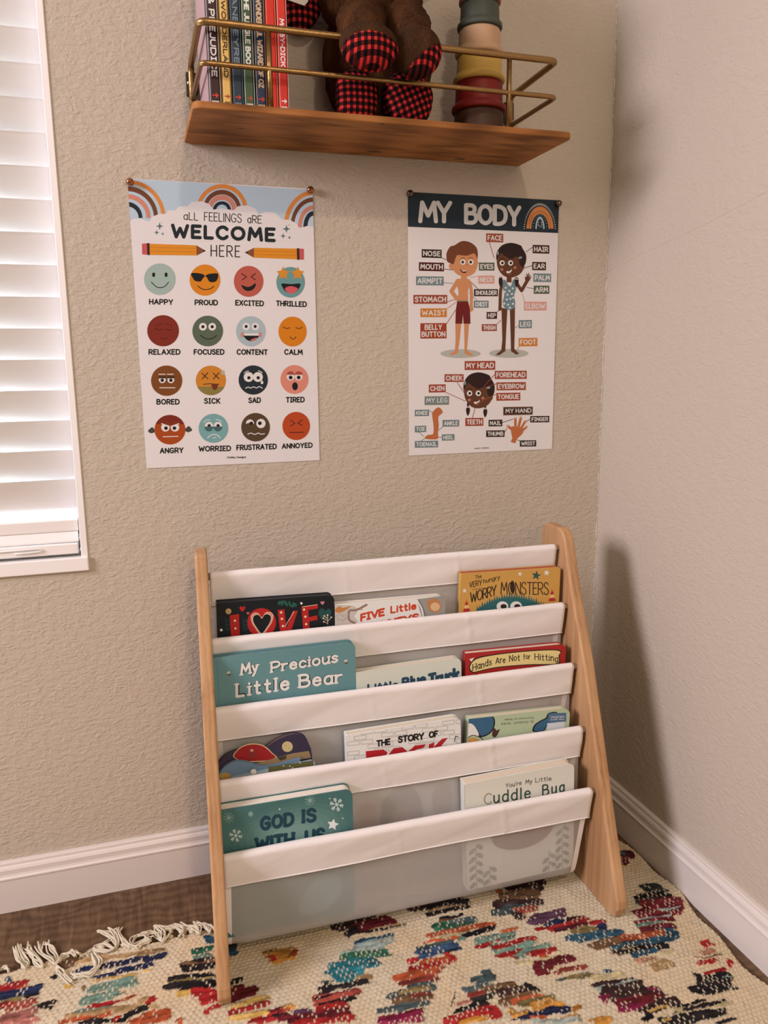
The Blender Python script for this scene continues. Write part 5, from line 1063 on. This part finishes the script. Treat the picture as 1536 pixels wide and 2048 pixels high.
N1, N2, N3 = vnoise(9, 1) - .5, vnoise(3, 2) - .5, vnoise(30, 3) - .5
N4 = vnoise(5, 9) - .5
def wnoise(sx, sy, seed):
    r = np.random.RandomState(seed); g = r.rand(int(ny / sy) + 3, int(nx / sx) + 3); fx, fy = np.arange(nx + 1) / sx, np.arange(ny + 1) / sy; ix, iy = fx.astype(int), fy.astype(int); tx, ty = fx - ix, fy - iy
    return (g[np.ix_(iy, ix)] * (1 - tx) + g[np.ix_(iy, ix + 1)] * tx) * (1 - ty)[:, None] + (g[np.ix_(iy + 1, ix)] * (1 - tx) + g[np.ix_(iy + 1, ix + 1)] * tx) * ty[:, None]
N5 = wnoise(16, 1.6, 21) - .5; N6 = wnoise(7, 1.2, 22) - .5
wx, wy = X + .004 * N1, Y + .0045 * N3 + .0012 * N1
row = np.floor(wy / .0068).astype(int); col = np.floor((wx + (row % 2) * .0038) / .0076).astype(int)
fu = (wx + (row % 2) * .0038) / .0076 - col; fv = wy / .0068 - row
H = .0032 * np.sqrt(np.clip(np.sin(np.pi * fu), 0, 1) * np.clip(np.sin(np.pi * fv), 0, 1)) + .0008 * N2 + .0015 * N1
base_c = np.array(ink(196, 170, 140)[:3])
Cc = np.ones((ny + 1, nx + 1, 3)) * base_c * (1 + .10 * N2 + .10 * N1)[..., None]
yel = np.array((1.0, .93, .84)); Cc *= 1 - (1 - yel) * np.clip(N3 * 2 + .4, 0, 1)[..., None]
warp = (np.abs(fu - .5) > .43) & (fv > .10) & (fv < .95)
for k, (a, b_, t, cn) in enumerate(segs):
    d = b_ - a; L = np.linalg.norm(d); d = d / max(L, 1e-6)
    m = .02
    i0, i1 = np.searchsorted(gx, (min(a[0], b_[0]) - m, max(a[0], b_[0]) + m)); j0, j1 = np.searchsorted(gy, (min(a[1], b_[1]) - t - m, max(a[1], b_[1]) + t + m))
    if i1 <= i0 or j1 <= j0: continue
    S = np.s_[j0:j1, i0:i1]
    s = ((X[S] - a[0]) * d[0] + (Y[S] - a[1]) * d[1]) + .010 * np.roll(N1, k * 7, 1)[S] + .010 * np.roll(N4, k * 5, 1)[S]; q = -(X[S] - a[0]) * d[1] + (Y[S] - a[1]) * d[0] + .0055 * np.roll(N1, k * 13, 0)[S] + .0025 * N2[S]
    e = np.minimum(s, L - s) / max(min(.012, L * .25), .004)
    inside = (np.abs(q) < t * np.clip(.62 + .6 * e, 0, 1.0)) & (e > 0)
    c = np.array(ink(*PALT[cn])[:3]); alt = c * rs.uniform(.35, 1.15) + np.array((.01, .006, .004))
    streak = np.clip(np.roll(N5, k * 3, 1)[S] * 2.8 + np.roll(N4, k * 3, 0)[S] * 1.2 + .45, 0, 1)[..., None]
    colr = c * .84 * (1 - streak * .8) + alt * streak * .8
    colr = colr * np.clip(1 + .9 * np.roll(N6, k, 1)[S] + .3 * N2[S], .3, 1.5)[..., None]
    vis_warp = warp[S] & (np.roll(N1, k, 0)[S] < .12)
    colr = np.where(vis_warp[..., None], base_c * .95, colr)
    Cs = Cc[S]; Cs[inside] = colr[inside]; Cc[S] = Cs
    Hs = H[S]; hh = .0024 + .0016 * np.sqrt(np.clip(1 - (q / max(t, .003)) ** 2, 0, 1)) * .6 + .0018 * N2[S] + .0012 * N1[S] + .0030 * np.roll(N5, k * 3, 1)[S]; hh = np.where(vis_warp, hh - .0002, hh * (.75 + .25 * np.sin(np.pi * fu[S])))
    Hs[inside] = hh[inside]; H[S] = Hs
# wavy selvedge along the side wall and a firm corded end
edge_n = .004 * np.sin(gy * 55) + .006 * np.sin(gy * 19 + 1) - .012 * np.clip((-gy - .16) / .5, 0, 1)
Xe = X + (np.clip((X - (RX1_ - .12)) / .12, 0, 1) ** 2) * edge_n[:, None]
Ye = Y + (np.clip((Y - (RY1_ - .06)) / .06, 0, 1) ** 2) * (.0035 * np.sin(gx * 31) + .0035 * np.sin(gx * 13 + 2))[None, :]
rim = np.minimum(np.minimum(X - RX0_, RX1_ - X), np.minimum(Y - RY0_, RY1_ - Y)); Z = RUGZ * np.clip(.25 + rim / .006, 0, 1) + H * np.clip(rim / .004, .2, 1)
V = np.stack([Xe, Ye, Z], -1).reshape(-1, 3).astype(np.float32)
idx = np.arange((nx + 1) * (ny + 1)).reshape(ny + 1, nx + 1)
Q = np.stack([idx[:-1, :-1], idx[:-1, 1:], idx[1:, 1:], idx[1:, :-1]], -1).reshape(-1, 4)
me = bpy.data.meshes.new('rug'); me.vertices.add(len(V)); me.vertices.foreach_set('co', V.ravel())
me.loops.add(Q.size); me.loops.foreach_set('vertex_index', Q.ravel().astype(np.int32)); me.polygons.add(len(Q)); me.polygons.foreach_set('loop_start', np.arange(0, Q.size, 4, dtype=np.int32)); me.polygons.foreach_set('loop_total', np.full(len(Q), 4, np.int32))
me.update(calc_edges=True)
at_ = me.color_attributes.new('Col', 'FLOAT_COLOR', 'POINT'); cc = np.ones((len(V), 4), np.float32); cc[:, :3] = np.clip(Cc.reshape(-1, 3), .004, .85); at_.data.foreach_set('color', cc.ravel())
rug = thing('rag_rug', 'cream woven rag rug with multicoloured zigzags and a knotted fringe', 'rug', (-.8, -.16, 0))
M['rag'] = print_mat('woven_rags', .95, .1)
rm = link('woven_field', me, M['rag'], None, True); rm.parent = rug; rm.matrix_parent_inverse = Matrix.Translation((.8, .16, 0))
# fringe tassels
M['yarn'] = plain('cotton_yarn', ink(206, 182, 154), .9, 0, .1)
TAS = [(1, [(90, 545), (60, 500), (0, 490), (-40, 520)]), (1, [(262, 515), (240, 470), (180, 380), (150, 270)]), (1, [(265, 515), (280, 440), (220, 350), (195, 255)]), (1, [(440, 505), (390, 460), (310, 350), (245, 280)]), (1, [(445, 500), (400, 430), (330, 300), (300, 240)]),
       (1, [(560, 480), (520, 420), (430, 330), (400, 235)]), (1, [(565, 478), (590, 380), (520, 290), (450, 225)]), (1, [(568, 486), (600, 420), (660, 360), (740, 350), (790, 385)]), (1, [(575, 490), (620, 540), (670, 600), (720, 650)]), (1, [(960, 360), (1010, 450), (960, 560), (800, 610), (740, 560)]), (1, [(940, 370), (980, 480), (900, 570), (760, 590)]),
       (1, [(1170, 318), (1060, 240), (960, 290), (870, 380)]), (1, [(1180, 310), (1190, 230), (1110, 120), (1010, 100)]), (1, [(1185, 310), (1220, 220), (1180, 120), (1110, 70)]), (1, [(1170, 318), (1090, 330), (990, 340), (975, 280), (1100, 190)]), (1, [(1335, 290), (1270, 230), (1210, 140), (1225, 75)]), (1, [(1345, 290), (1270, 200), (1190, 110), (1180, 90)]),
       (1, [(1350, 285), (1380, 170), (1470, 130), (1540, 110)]), (1, [(1355, 290), (1440, 250), (1500, 170), (1545, 180)]),
       (2, [(100, 240), (30, 250), (0, 280), (-30, 300)]), (2, [(110, 236), (60, 190), (90, 130), (0, 150)]), (2, [(225, 240), (250, 170), (200, 90), (150, 60)]), (2, [(235, 245), (300, 170), (330, 80), (180, 45)]), (2, [(230, 240), (190, 150), (140, 110), (10, 140)]), (2, [(400, 190), (440, 120), (380, 40), (230, 60)]), (2, [(450, 185), (420, 90), (340, 60), (250, 90)]),
       (2, [(610, 165), (600, 90), (500, 60), (400, 30)]), (2, [(612, 165), (560, 110), (480, 90), (430, 100)]), (2, [(720, 150), (680, 90), (600, 30), (560, 20)]), (2, [(722, 150), (700, 60), (620, 70), (560, 40)]), (2, [(770, 140), (740, 90), (660, 30), (580, 30)])]
rr = random.Random(4)
def strand_mesh(P2, nstr, spread):
    b = MB(); n = len(P2)
    for s in range(nstr):
        off = [(rr.gauss(0, spread) * min(1, i / 1.5 + .2), rr.gauss(0, spread) * min(1, i / 1.5 + .2)) for i in range(n)]
        zz = rr.uniform(.0016, .0050)
        pts = [(p[0] + o[0] + .8, p[1] + o[1] + .16, zz + .002 * math.sin(i * 1.3 + s) ** 2 + (.0052 if p[1] < RY1_ + .004 else 0)) for i, (p, o) in enumerate(zip(P2, off))]
        b.tube(smooth_path(pts, 5), .00115, 6)
    return b
for cr, pts in TAS:
    P2 = [rug_xy(cr, *p) for p in pts]
    strand_mesh(P2, 6, .0028).build('tassel', M['yarn'], rug, True, fix=False)
for x in np.arange(-1.56, -1.12, .035):
    P2 = [np.array((x, RY1_)), np.array((x + rr.uniform(-.01, .01), RY1_ + .03)), np.array((x + rr.uniform(-.03, .02), RY1_ + .06)), np.array((x + rr.uniform(-.04, .03), RY1_ + .085))]
    strand_mesh(P2, 6, .0026).build('tassel', M['yarn'], rug, True, fix=False)
for x in np.arange(-.74, -.06, .036):
    P2 = [np.array((x, RY1_)), np.array((x + rr.uniform(-.01, .01), RY1_ + .025)), np.array((x + rr.uniform(-.02, .02), RY1_ + .05)), np.array((x + rr.uniform(-.03, .03), RY1_ + .075))]
    strand_mesh(P2, 6, .0026).build('tassel', M['yarn'], rug, True, fix=False)
# knots where the warp is tied off
for x in np.arange(-1.55, -.05, .034):
    b = MB(); yy = RY1_ + .0035 * math.sin(x * 31) + .0035 * math.sin(x * 13 + 2); lump(b, (x + .8 + rr.uniform(-.006, .006), yy + .16 + .002, .0042), (.0048, .0042, .0036), fuzz=.25, seg=8); b.build('fringe_knot', M['yarn'], rug, True)
